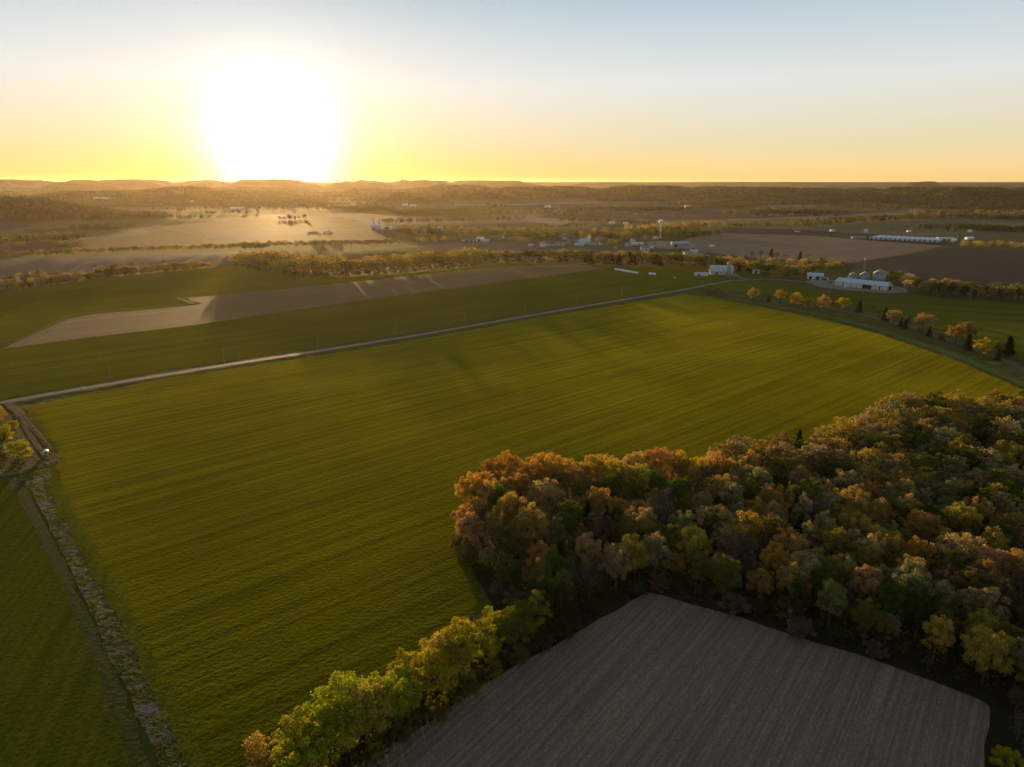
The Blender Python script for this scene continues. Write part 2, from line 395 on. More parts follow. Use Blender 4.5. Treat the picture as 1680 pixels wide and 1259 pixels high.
# ------------------------------------------------------------------ fields, roads: thin sheets on the valley floor
LAY = [0.0]
def sheet(name, pts, mat, z=None):
    LAY[0] += .006
    z = LAY[0] if z is None else z
    P0 = [G(*p) for p in pts]; P = []
    for a_, b_ in zip(P0, P0[1:]+P0[:1]):        # field edges wander a little, as mown and drilled edges do
        Ls = np.linalg.norm(b_-a_); step = max(5.0, Ls/60); k = max(1, int(Ls/step)); nn_ = np.array((-(b_-a_)[1], (b_-a_)[0]))/Ls
        amp = min(.8+.0018*np.hypot(*a_), 3.0)
        P += [a_+(b_-a_)*i/k+(nn_*amp*random.uniform(-.5, .5) if i else 0) for i in range(k)]
    n = len(P)
    ar = sum(P[i][0]*P[(i+1) % n][1]-P[(i+1) % n][0]*P[i][1] for i in range(n))
    if ar < 0: P = P[::-1]
    from mathutils.geometry import tessellate_polygon
    T = []
    for a, b, c in tessellate_polygon([[Vector((p[0], p[1], 0)) for p in P]]):
        s = (P[b][0]-P[a][0])*(P[c][1]-P[a][1])-(P[b][1]-P[a][1])*(P[c][0]-P[a][0])
        if abs(s) > 1e-6: T.append((a, b, c) if s > 0 else (a, c, b))
    o = mesh_obj(name, [(p[0], p[1], z) for p in P], T, M[mat]); tag(o, kind='structure'); return o
def ribbon(name, pts, w, mat, wob=0.0):
    LAY[0] += .006; z = LAY[0]
    P = [G(*p) for p in pts]
    Q = [P[0]]
    for a, b in zip(P, P[1:]):
        n = max(1, int(np.linalg.norm(b-a)/8)); Q += [a+(b-a)*k/n for k in range(1, n+1)]
    V = []; F = []
    for i, p in enumerate(Q):
        t = Q[min(i+1, len(Q)-1)]-Q[max(i-1, 0)]; t = t/np.linalg.norm(t); nn = np.array((-t[1], t[0]))
        wl = w/2*(1+wob*(random.random()-.5)); wr = w/2*(1+wob*(random.random()-.5))
        V += [(*(p+nn*wl), z), (*(p-nn*wr), z)]
        if i: F.append((2*i-2, 2*i-1, 2*i+1, 2*i))
    o = mesh_obj(name, V, F, M[mat]); tag(o, kind='structure'); return o
# near
sheet('green_field', [(38, 668), (250, 625), (520, 584), (700, 555), (900, 519), (1125, 483), (1165, 488), (1330, 519), (1440, 548), (1560, 588), (1680, 640), (1900, 740), (1500, 860), (1080, 960), (960, 1010), (800, 1080), (655, 1165), (520, 1259), (380, 1500), (420, 1700), (225, 1120), (150, 960), (92, 840), (70, 790), (96, 745), (60, 695)], 'green')
sheet('shaded_grass', [(745, 905), (770, 950), (800, 1030), (830, 1050), (900, 990), (850, 900), (780, 860)], 'green2')
sheet('north_pasture', [(-300, 515), (0, 481), (130, 463), (250, 449), (380, 436), (560, 455), (700, 446), (850, 431), (1000, 436), (1160, 439), (1215, 452), (1165, 464), (1120, 476), (1060, 483), (900, 508), (700, 541), (520, 570), (250, 611), (20, 652), (-300, 720)], 'green2')
sheet('stubble_strip', [(5, 572), (50, 551), (110, 524), (150, 516), (300, 503), (330, 499), (303, 489), (345, 486), (600, 461), (730, 447), (850, 436), (950, 434), (990, 441), (800, 466), (600, 492), (300, 536), (150, 553)], 'tan')
sheet('west_field', [(-400, 640), (-100, 760), (0, 792), (38, 790), (76, 870), (126, 980), (182, 1110), (236, 1259), (350, 1700), (-700, 1700)], 'leftgreen')
sheet('grass_track', [(8, 775), (36, 785), (75, 860), (135, 985), (190, 1100), (250, 1259), (380, 1700), (330, 1700), (215, 1259), (165, 1110), (110, 980), (60, 870), (20, 800)], 'track')
ribbon('grassy_margin', [(78, 770), (104, 832), (160, 940), (212, 1040), (262, 1150), (318, 1262), (400, 1450)], 5.5, 'margin', .5)
sheet('drainage_ditch', [(34, 782), (48, 776), (66, 780), (76, 806), (90, 822), (96, 846), (116, 868), (122, 896), (142, 915), (150, 944), (168, 962), (178, 992), (200, 1018), (206, 1046), (226, 1074), (232, 1104), (250, 1132), (262, 1170), (284, 1200), (300, 1240), (312, 1262), (450, 1700), (380, 1700), (262, 1259), (232, 1190), (200, 1115), (168, 1050), (140, 985), (108, 915), (80, 860), (56, 815)], 'ditch')
sheet('wild_verge', [(38, 668), (60, 695), (96, 745), (82, 790), (60, 775), (36, 780), (0, 790), (-100, 760), (-200, 720), (0, 668)], 'rough')
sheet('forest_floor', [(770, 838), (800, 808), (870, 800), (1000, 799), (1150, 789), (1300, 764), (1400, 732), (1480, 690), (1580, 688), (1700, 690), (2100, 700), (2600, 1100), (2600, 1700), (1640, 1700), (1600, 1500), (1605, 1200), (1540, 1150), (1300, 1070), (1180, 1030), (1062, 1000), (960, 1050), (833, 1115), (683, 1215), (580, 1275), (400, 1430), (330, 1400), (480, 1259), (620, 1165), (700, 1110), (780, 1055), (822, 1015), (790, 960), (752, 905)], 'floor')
sheet('brown_field', [(1062, 972), (1090, 978), (1180, 1004), (1300, 1042), (1420, 1078), (1540, 1122), (1610, 1150), (1624, 1160), (1615, 1259), (1600, 1700), (120, 1700), (400, 1400), (580, 1259), (683, 1199), (833, 1100), (960, 1031), (1030, 990)], 'near_brown')
# farm side
sheet('farm_field', [(1165, 466), (1240, 462), (1300, 468), (1370, 480), (1440, 486), (1500, 486), (1560, 492), (1680, 497), (2000, 520), (2000, 680), (1760, 620), (1680, 590), (1560, 545), (1440, 512), (1330, 493), (1230, 480), (1140, 474)], 'green3')
ribbon('brown_verge', [(1140, 480), (1200, 484), (1270, 493), (1340, 502), (1430, 520), (1500, 540), (1580, 566), (1660, 597), (1720, 625)], 7, 'verge', .5)
ribbon('mown_strip', [(1130, 484), (1200, 491), (1300, 507), (1420, 535), (1540, 573), (1640, 613), (1720, 650)], 7, 'lawn', .3)
# mid distance
sheet('grey_field', [(-400, 470), (-400, 435), (0, 427), (150, 421), (380, 413), (440, 413), (400, 425), (360, 433), (250, 443), (130, 455), (0, 470)], 'grey')
sheet('tan_plain', [(-300, 424), (0, 418), (90, 412), (380, 402), (600, 397), (640, 385), (600, 371), (520, 362), (400, 352), (220, 346), (130, 350), (20, 372), (60, 388), (0, 404), (-300, 412)], 'tan2')
sheet('bright_crop', [(112, 369), (128, 363), (232, 362), (236, 368), (190, 372), (120, 373)], 'green3')
sheet('brown_plain', [(640, 392), (700, 398), (760, 397), (830, 398), (950, 404), (1040, 408), (1130, 422), (1100, 431), (1000, 432), (850, 428), (760, 421), (700, 408)], 'grey')
sheet('village_grass', [(880, 396), (1000, 398), (1040, 403), (1060, 408), (960, 408), (890, 406)], 'lawn')
sheet('stubble_field', [(1115, 396), (1130, 391), (1190, 383), (1340, 388), (1440, 396), (1550, 404), (1480, 418), (1385, 433), (1290, 428), (1180, 417), (1130, 406)], 'tan3')
sheet('ploughed_field', [(1558, 407), (1680, 411), (2100, 425), (2100, 500), (1680, 472), (1560, 464), (1470, 455), (1400, 440), (1392, 434), (1480, 420)], 'dark')
sheet('dark_strip', [(1185, 374), (1300, 377), (1420, 384), (1560, 399), (1552, 403), (1440, 395), (1340, 387), (1190, 382)], 'dark')
sheet('east_meadow', [(1350, 374), (1420, 366), (1560, 360), (1680, 361), (2000, 366), (2000, 400), (1680, 385), (1560, 384), (1420, 379)], 'meadow')
sheet('pond_side_field', [(880, 358), (1000, 360), (1100, 362), (1250, 358), (1400, 352), (1480, 346), (1250, 345), (1080, 350), (900, 352)], 'dark')
sheet('west_meadow', [(560, 347), (640, 342), (800, 343), (860, 348), (780, 355), (640, 354)], 'green3')
sheet('small_green_field', [(560, 411), (640, 404), (690, 402), (720, 408), (640, 416), (560, 418)], 'lawn')
sheet('dull_meadow', [(60, 384), (150, 378), (235, 376), (250, 384), (150, 392), (95, 398), (50, 394)], 'meadow')
sheet('plain_strip', [(330, 378), (480, 372), (600, 376), (600, 381), (470, 386), (340, 392)], 'grey')
sheet('olive_strip', [(150, 352), (300, 349), (430, 353), (430, 359), (250, 361), (150, 359)], 'meadow')
sheet('brown_strip', [(440, 352), (560, 357), (600, 364), (470, 364), (300, 367), (250, 364)], 'dark')
sheet('pale_plain', [(1100, 349), (1180, 340), (1300, 334), (1420, 336), (1490, 340), (1480, 345), (1250, 344)], 'tan2')
ribbon('field_ditch', [(236, 372), (270, 378), (300, 384), (330, 393)], 7, 'floor', .5)
ribbon('field_ditch', [(180, 400), (300, 391), (420, 388), (560, 387), (640, 386)], 6, 'verge', .5)
ribbon('field_ditch', [(290, 489), (318, 499)], 4, 'floor', .5)
ribbon('field_ditch', [(0, 572), (50, 550), (110, 523), (150, 515), (300, 502)], 2.6, 'floor', .6)
# roads
ribbon('road', [(-300, 715), (-120, 684), (20, 658), (130, 639), (250, 619), (380, 598), (520, 577), (700, 548), (900, 513), (1060, 486), (1110, 478), (1165, 467), (1200, 461), (1232, 459.5)], 5.6, 'road')
ribbon('farm_drive', [(1232, 459.5), (1255, 458), (1290, 460), (1325, 464), (1370, 471), (1440, 479)], 5.5, 'gravel')
ribbon('barn_drive', [(1232, 459.5), (1217, 457), (1208, 453), (1206, 450)], 5, 'gravel')
ribbon('field_lane', [(1392, 434), (1440, 425), (1480, 419), (1560, 405)], 7, 'verge')
sheet('farm_yard', [(1322, 461), (1345, 459), (1370, 460), (1400, 468), (1460, 470), (1486, 473), (1490, 480), (1460, 482), (1400, 478), (1345, 472)], 'gravel')
ribbon('gravel_lane', [(14, 663), (30, 676), (34, 684)], 4, 'verge', .5)
ribbon('side_lane', [(100, 755), (60, 765), (20, 778), (-60, 792)], 2.6, 'verge', .5)
ribbon('wheel_track', [(34, 684), (50, 712), (74, 745), (90, 752)], 1.0, 'verge', .4)
ribbon('wheel_track', [(40, 684), (66, 712), (84, 738)], 1.0, 'verge', .4)
ribbon('village_road', [(1000, 400), (1060, 401), (1140, 410), (1230, 424), (1300, 432), (1385, 434)], 7, 'gravel')
# ----
# ------------------------------------------------------------------ trees
def rand_dirs(n, rng):
    v = rng.normal(size=(n, 3)); return v/np.linalg.norm(v, axis=1, keepdims=True)
def leaf_quads(centers, sizes, rng, out=None, aspect=1.0, flat=.35):
    """one small leaf spray (a bent quad) per centre; 'out' biases each spray to face outwards"""
    n = len(centers)
    a = rand_dirs(n, rng)
    nrm = rand_dirs(n, rng)
    if out is not None:
        nrm = nrm*(1-flat)+out*flat; nrm /= np.linalg.norm(nrm, axis=1, keepdims=True)
    a = a-nrm*np.sum(a*nrm, 1, keepdims=True); a /= np.maximum(np.linalg.norm(a, axis=1, keepdims=True), 1e-6)
    b = np.cross(nrm, a); s = np.asarray(sizes).reshape(-1, 1)
    V = np.stack([centers-a*s*.5, centers-b*s*.5*aspect+nrm*s*.08, centers+a*s*.5, centers+b*s*.5*aspect-nrm*s*.08], 1).reshape(-1, 3)
    F = np.arange(4*n).reshape(n, 4)
    return V, F
def add_tone(me, tone_per_face):
    at = me.attributes.new('tone', 'FLOAT', 'FACE'); at.data.foreach_set('value', tone_per_face.astype(np.float32))
def make_tree(kind, seed, H, Rr, npuff=46, per=95, leaf=.46):
    """returns (trunk mesh, crown mesh) for a tree of one kind"""
    rng = np.random.default_rng(seed); rd = random.Random(seed)
    t = MB(); cents = []; rads = []
    if kind == 'pine':
        t.tube((0, 0, 0), (0, 0, H*.97), .26, .04, 6)
        P = []; O = []
        nt_ = int(H*1.9)
        for k in range(nt_):
            z = H*(.10+.88*k/nt_); rad = Rr*(1-(z/H))**.8*(.8+.4*rd.random())+.2
            nb = 7
            for j in range(nb):
                th = 2*math.pi*(j+rd.random()*.7)/nb
                rl = rad*(.75+.45*rd.random())
                if k % 2 == 0 and j % 2 == 0: t.tube((0, 0, z), (rl*.9*math.cos(th), rl*.9*math.sin(th), z-rl*.12), .05, .015, 3)
                m = int(10+rl*9)
                u = rng.random(m)**.6
                P.append(np.stack([u*rl*math.cos(th)+rng.normal(0, .22, m), u*rl*math.sin(th)+rng.normal(0, .22, m), z-u*rl*.22+rng.normal(0, .14, m)], 1))
        P = np.concatenate(P); V, Fq = leaf_quads(P, rng.uniform(.3, .6, len(P)), rng, None, .55)
        tone = rng.random(len(P))*.6
    else:
        lean = (rd.uniform(-.04, .04)*H, rd.uniform(-.04, .04)*H)
        fork = H*{'round': .34, 'tall': .3, 'bare': .42, 'bush': .10, 'spread': .30, 'flame': .18}[kind]
        tr = H*.017+.08
        t.tube((0, 0, 0), (lean[0]*.4, lean[1]*.4, fork), tr*1.15, tr*.8, 7)
        cz, rz = {'round': (.64, .36), 'tall': (.60, .41), 'bare': (.64, .36), 'bush': (.5, .5), 'spread': (.66, .32), 'flame': (.56, .44)}[kind]
        cz *= H; rz *= H
        limbs = []
        nl = {'round': 6, 'tall': 4, 'bare': 7, 'bush': 7, 'spread': 8, 'flame': 4}[kind]
        for k in range(nl):
            th = 2*math.pi*(k+rd.random()*.8)/nl; rl = Rr*rd.uniform(.28, .62) if k else 0
            e = (lean[0]+rl*math.cos(th), lean[1]+rl*math.sin(th), cz+rz*rd.uniform(-.25, .35))
            m = (lean[0]*.5+rl*.45*math.cos(th), lean[1]*.5+rl*.45*math.sin(th), fork+(e[2]-fork)*.55)
            t.tube((lean[0]*.4, lean[1]*.4, fork*.96), m, tr*.6, tr*.4, 5); t.tube(m, e, tr*.4, tr*.2, 5)
            limbs += [m, e]
        limbs = np.array(limbs)
        tries = 0
        while len(cents) < npuff and tries < 5000:
            tries += 1
            d = rand_dirs(1, rng)[0]; q = rd.random()**.42
            c = np.array((lean[0]+d[0]*Rr*q, lean[1]+d[1]*Rr*q, cz+d[2]*rz*q))
            if kind == 'flame':
                k = (c[2]-(cz-rz))/(2*rz); c[:2] = c[:2]*(1.22-.75*k*k)
            if d[2] < -.35 and kind in ('round', 'spread') and rd.random() < .7: continue
            r = rd.uniform(.75, 1.35)*(.55+.11*Rr)
            if kind == 'bush': r *= .8
            if c[2] < .4: continue
            if any(np.linalg.norm(c-p) < .55*(r+q2) for p, q2 in zip(cents, rads)): continue
            cents.append(c); rads.append(r)
        cents = np.array(cents); rads = np.array(rads)
        for c, r in zip(cents, rads):
            b = limbs[np.argmin(np.linalg.norm(limbs-c, axis=1))]
            mid = (b+c)/2+np.array((rd.uniform(-.3, .3), rd.uniform(-.3, .3), .2))
            t.tube(b, mid, tr*.26, tr*.16, 4); t.tube(mid, c+np.array((0, 0, r*.3)), tr*.16, .015, 3)
        P = []; O = []; S = []; T = []
        for c, r in zip(cents, rads):
            out_c = (c-np.array((lean[0], lean[1], cz-rz*.3))); out_c /= np.linalg.norm(out_c)+1e-6
            if kind == 'bare':
                for j in range(26):
                    dd = rand_dirs(1, rng)[0]*.8+out_c*.8; dd /= np.linalg.norm(dd)
                    e = c+dd*r*rd.uniform(.7, 1.7)
                    t.tube(c-out_c*r*.3, e, .035, .012, 3)
                m = int(per*.30)
            else: m = per
            dirs = rand_dirs(m, rng)*.9+out_c*.35; dirs /= np.linalg.norm(dirs, axis=1, keepdims=True)
            rad = r*(rng.random(m)**.35)*(1+.25*rng.normal(size=m)*.5)
            P.append(c+dirs*rad[:, None]*np.array((1, 1, .82))); O.append(dirs)
            S.append(rng.uniform(.6, 1.3, m)*leaf*(.7 if kind == 'bare' else 1))
            T.append(np.clip(rng.normal(.5, .2, m)+rng.normal(0, .12), 0, 1))
        P = np.concatenate(P); O = np.concatenate(O); S = np.concatenate(S); tone = np.concatenate(T)
        keep = P[:, 2] > .2
        P, O, S, tone = P[keep], O[keep], S[keep], tone[keep]
        V, Fq = leaf_quads(P, S, rng, O, .8)
    trunk = t.build('trunk', M['bark']); crown = mesh_obj('crown', V, Fq, M['leaf']); add_tone(crown.data, tone)
    tm, cm = trunk.data, crown.data
    bpy.data.objects.remove(trunk); bpy.data.objects.remove(crown)
    return tm, cm, H, Rr
PROTO = {
    'round': [make_tree('round', 11+i, 15, 5.0, 54, 150, .37) for i in range(4)],
    'spread': [make_tree('spread', 31+i, 14, 6.2, 64, 140, .37) for i in range(3)],
    'tall': [make_tree('tall', 51+i, 17, 3.6, 50, 140, .37) for i in range(3)],
    'bare': [make_tree('bare', 71+i, 16, 4.6, 46, 80, .28) for i in range(3)],
    'bush': [make_tree('bush', 91+i, 5, 2.8, 34, 110, .30) for i in range(3)],
    'flame': [make_tree('flame', 111+i, 10, 3.2, 44, 130, .33) for i in range(2)],
    'pine': [make_tree('pine', 131+i, 13, 3.0) for i in range(3)],
}
KN = {'round': 'broadleaf_tree', 'spread': 'broadleaf_tree', 'tall': 'broadleaf_tree', 'bare': 'bare_tree', 'bush': 'shrub', 'flame': 'broadleaf_tree', 'pine': 'pine_tree'}
CATN = {'broadleaf_tree': 'tree', 'bare_tree': 'tree', 'shrub': 'shrub', 'pine_tree': 'pine tree'}
TREES = []
def plant(kind, x, y, h, col, label, group=None, wide=1.0, z=0.0, bark=(.135, .105, .085)):
    tm, cm, H, Rr = random.choice(PROTO[kind])
    s = h/H
    e = empty(KN[kind], (x, y, z), random.uniform(0, 6.283)); e.scale = (s*wide, s*wide, s)
    tag(e, label, CATN[KN[kind]], group)
    for n, me in (('trunk', tm), ('crown', cm)):
        o = bpy.data.objects.new(n, me); COL.objects.link(o); o.parent = e
        if n == 'crown':
            j = lambda: random.uniform(.88, 1.12)
            o.color = (col[0]*j(), col[1]*j(), col[2]*j(), 1)
    TREES.append((x, y)); return e
C_RUST = (.31, .195, .055); C_GOLD = (.36, .265, .045); C_OLIVE = (.130, .125, .026); C_GREEN = (.070, .125, .015); C_PALE = (.21, .195, .085)
C_MAUVE = (.16, .12, .085); C_YEL = (.34, .30, .02); C_PINE = (.022, .036, .013); C_PINK = (.36, .25, .09); C_DKGREEN = (.045, .065, .012); C_BUFF = (.33, .245, .105)
LOOKS = [  # name, kind choices, colour, weight
    ('rust-brown tree', ('round', 'spread'), C_RUST, 5), ('golden-brown tree', ('round', 'spread'), C_GOLD, 4),
    ('buff tree', ('spread', 'round'), C_BUFF, 5), ('pale grey-green tree', ('round', 'tall'), C_PALE, 3),
    ('dull olive tree', ('round', 'tall'), C_OLIVE, 4), ('fresh green tree', ('round',), C_GREEN, 1.4),
    ('sparse mauve tree', ('bare',), C_MAUVE, 3.2), ('dark pine', ('pine',), C_PINE, 1.2), ('deep green tree', ('tall', 'round'), C_DKGREEN, 1.6)]
def pick_look(wts=None):
    w = [l[3] for l in LOOKS] if wts is None else wts
    return random.choices(LOOKS, w)[0]
def in_poly(p, poly):
    x, y = p; c = False; j = len(poly)-1
    for i in range(len(poly)):
        if (poly[i][1] > y) != (poly[j][1] > y) and x < (poly[j][0]-poly[i][0])*(y-poly[i][1])/(poly[j][1]-poly[i][1])+poly[i][0]: c = not c
        j = i
    return c
def seg_dist(p, pts):
    best = 1e9
    for a, b in zip(pts, pts[1:]):
        ab = b-a; t = np.clip(np.dot(p-a, ab)/np.dot(ab, ab), 0, 1); best = min(best, np.linalg.norm(p-a-ab*t))
    return best
# --- the wood
WOOD_FAR = [G(*p) for p in [(768, 842), (800, 812), (870, 804), (1000, 804), (1150, 794), (1300, 768), (1400, 738), (1470, 696), (1580, 692), (1700, 694), (1860, 696)]]
WOOD_NEAR = [G(*p) for p in [(1960, 1330), (1760, 1210), (1655, 1150), (1600, 1130), (1540, 1108), (1420, 1062), (1300, 1030), (1180, 992), (1062, 962), (1010, 975), (940, 1000), (880, 1010), (835, 985), (790, 945), (758, 905)]]
WPOLY = WOOD_FAR+WOOD_NEAR
xs = [p[0] for p in WPOLY]; ys = [p[1] for p in WPOLY]
AREA = abs(sum(WPOLY[i][0]*WPOLY[(i+1) % len(WPOLY)][1]-WPOLY[(i+1) % len(WPOLY)][0]*WPOLY[i][1] for i in range(len(WPOLY))))/2
def scatter(poly, dmin, nmax, rd, tries=30000, near=None):
    xs = [p[0] for p in poly]; ys = [p[1] for p in poly]; out = []; cell = {}
    for _ in range(tries):
        p = np.array((rd.uniform(min(xs), max(xs)), rd.uniform(min(ys), max(ys))))
        if not in_poly(p, poly): continue
        k = (int(p[0]//dmin), int(p[1]//dmin))
        if any(np.linalg.norm(p-q) < dmin for i in (-1, 0, 1) for j in (-1, 0, 1) for q in cell.get((k[0]+i, k[1]+j), [])): continue
        cell.setdefault(k, []).append(p); out.append(p)
        if len(out) >= nmax: break
    return out
rd_ = random.Random(4)
wood_pts = scatter(WPOLY, 5.5, 2000, rd_)
wood_pts = [p for p in wood_pts if 640 < PX(*p)[0] < 1830 and PX(*p)[1] < 1420]
wood_pts.sort(key=lambda p: np.hypot(*p))
print('WOOD area', AREA, 'trees', len(wood_pts))
NLEAFY = 235      # leafy trees of the wood kept as single objects (with hedge and row: about 300)
def seg_of(x):
    return 'at its left tip' if x < 860 else 'left of the apex' if x < 1000 else 'above the apex' if x < 1130 else 'in its middle' if x < 1260 else 'right of middle' if x < 1400 else 'near right border' if x < 1560 else 'at right border'
def wood_tree(p):
    df = seg_dist(p, WOOD_FAR); dn = seg_dist(p, WOOD_NEAR); px, py = PX(*p)
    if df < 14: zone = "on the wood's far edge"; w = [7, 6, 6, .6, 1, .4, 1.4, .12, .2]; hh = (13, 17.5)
    elif dn < 12: zone = "on the wood's near edge"; w = [1.5, .8, 2, 3.2, 4, 1.5, 3, .3, 2.2]; hh = (10.5, 15.5)
    else: zone = 'inside the wood'; w = [3.5, 3, 4.5, 3.2, 4, 1.4, 3.4, 1.6, 1.8]; hh = (12, 17.5)
    if px < 880 and df < 30: w[0] += 3; w[1] += 2
    lk = pick_look(w); kind = random.choice(lk[1]); h = random.uniform(*hh)
    if dn < 6 and kind in ('round', 'tall') and random.random() < .3: h *= .75
    return lk, kind, h, zone, px
rest = []; nleafy = 0
for p in wood_pts:      # nearest first: those show largest; the farthest leafy ones go into the mass below
    lk, kind, h, zone, px = wood_tree(p)
    if kind not in ('bare', 'pine'):
        if nleafy >= NLEAFY: rest.append((p, h, lk[2])); continue
        nleafy += 1
    sz = 'tall' if h > 15.3 else 'low' if h < 12.8 else 'middling'
    cw = lk[2]
    if 'far edge' in zone and kind != 'pine': cw = (min(.5, cw[0]*1.35), cw[1]*1.15, cw[2]*.75)  # sunlit rim put into colour: far-edge crowns brighter and more orange
    elif kind != 'pine': cw = (cw[0]*1.12, cw[1]*1.07, cw[2])  # smaller lift in colour for sunlit tops of the other crowns
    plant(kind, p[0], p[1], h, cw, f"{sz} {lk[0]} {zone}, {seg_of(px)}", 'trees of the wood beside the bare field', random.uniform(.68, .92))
    if seg_dist(p, WOOD_NEAR) < 7 and random.random() < .8:
        q = p+np.array((random.uniform(-2, 2), random.uniform(-4.5, -2.5)))
        plant('bush', q[0], q[1], random.uniform(3.0, 6), random.choice((C_DKGREEN, C_OLIVE, C_MAUVE)), f"leafy bush under the wood's near edge, {seg_of(PX(*q)[0])}", 'bushes under the near edge of the wood', random.uniform(1, 1.4))
# --- named single trees at the wood
def one(kind, px, py, h, col, label, wide=1.0, group=None):
    g = G(px, py); return plant(kind, g[0], g[1], h, col, label, group, wide)
# --- hedgerow of yellow trees running down along the bare field
hl = [G(*p) for p in [(935, 1022), (880, 1052), (800, 1096), (730, 1142), (655, 1192), (585, 1240), (520, 1290), (450, 1345)]]
LH = 0; cum = [0]
for a, b in zip(hl, hl[1:]): LH += np.linalg.norm(b-a); cum.append(LH)
def along(s):
    for i in range(len(hl)-1):
        if s <= cum[i+1]: return hl[i]+(hl[i+1]-hl[i])*(s-cum[i])/(cum[i+1]-cum[i])
    return hl[-1]
s = 0; kk = 0
while s < LH:
    p = along(s); f = s/LH
    off = (-1 if kk % 2 else 1)*random.uniform(.4, 2.4)
    p = p+np.array((-.6, .8))*off+np.array((-.9, 1.4))
    if f < .13: col, nm = (C_DKGREEN, 'dark green hedgerow tree') if kk % 3 else (C_OLIVE, 'olive hedgerow tree')
    elif f < .27: col, nm = ((.13, .16, .02), 'leaf-green hedgerow tree') if kk % 3 else ((.24, .22, .025), 'yellow-green hedgerow tree')
    elif f < .48 and kk % 4 == 0: col, nm = C_MAUVE, 'sparse brown hedgerow tree among yellow ones'
    else:
        col, nm = (C_YEL, 'bright yellow hedgerow tree') if kk % 5 else (C_GOLD, 'amber hedgerow tree')
    ORD = ('nearest the wood', 'second stretch from the wood', 'third stretch from the wood', 'fourth stretch from the wood', 'in the middle of the hedge', 'just below the middle of the hedge', 'lower third of the hedge', 'near the bottom border', 'at the bottom border', 'below the bottom border')
    where = ', '+ORD[min(9, int(f*10))]
    plant('bare' if col is C_MAUVE else random.choice(('tall', 'round')), p[0], p[1], random.uniform(12, 15.5)*(1.03 if f > .3 else 1.0), col, nm+where, 'hedgerow trees beside the bare field', random.uniform(1.0, 1.25))
    if True:
        q = p+np.array((.35, -1.0))*random.uniform(2.4, 4.2); plant('bush', q[0], q[1], random.uniform(4, 6.5), C_DKGREEN if f < .2 else random.choice((C_OLIVE, (.22, .20, .022))), 'low bush under the hedge'+where, 'bushes at the foot of the hedge', 1.0)
    s += random.uniform(3.2, 4.6); kk += 1
# --- corner right of the bare field
for px, py, h, k, col, lb in [(1650, 1262, 4.5, 'bush', C_YEL, 'yellow-green bush in the bottom right corner of the photo'), (1668, 1215, 7, 'bare', C_MAUVE, 'thin reddish bare tree right of the bare field, upper one'),
        (1690, 1255, 7, 'bare', C_MAUVE, 'thin reddish bare tree at the right border below its twin'), (1665, 1170, 6, 'bare', C_MAUVE, 'thin reddish bare tree nearest the field corner'), (1700, 1200, 8, 'bare', C_MAUVE, 'taller reddish bare tree at the right border')]:
    one(k, px, py, h, col, lb)
# --- bushes at the left border
for px, py, h, wd, col, lb in [(32, 752, 7.5, 1.15, C_YEL, 'large golden bush left of the white bale'), (8, 722, 6.5, 1.0, C_YEL, 'golden bush cut by the left border, below the road'), (-6, 690, 7, 1.0, C_GOLD, 'amber bush at the left border nearest the road'),
        (22, 704, 4, 1.1, C_YEL, 'small round golden bush above the large one'), (2, 760, 4.5, 1.0, C_OLIVE, 'olive bush cut by the left border beside the lane'), (-20, 740, 6, 1.1, C_OLIVE, 'dim bush just at the left border')]:
    if px > -15: one('bush', px, py, h, col, lb, wd)
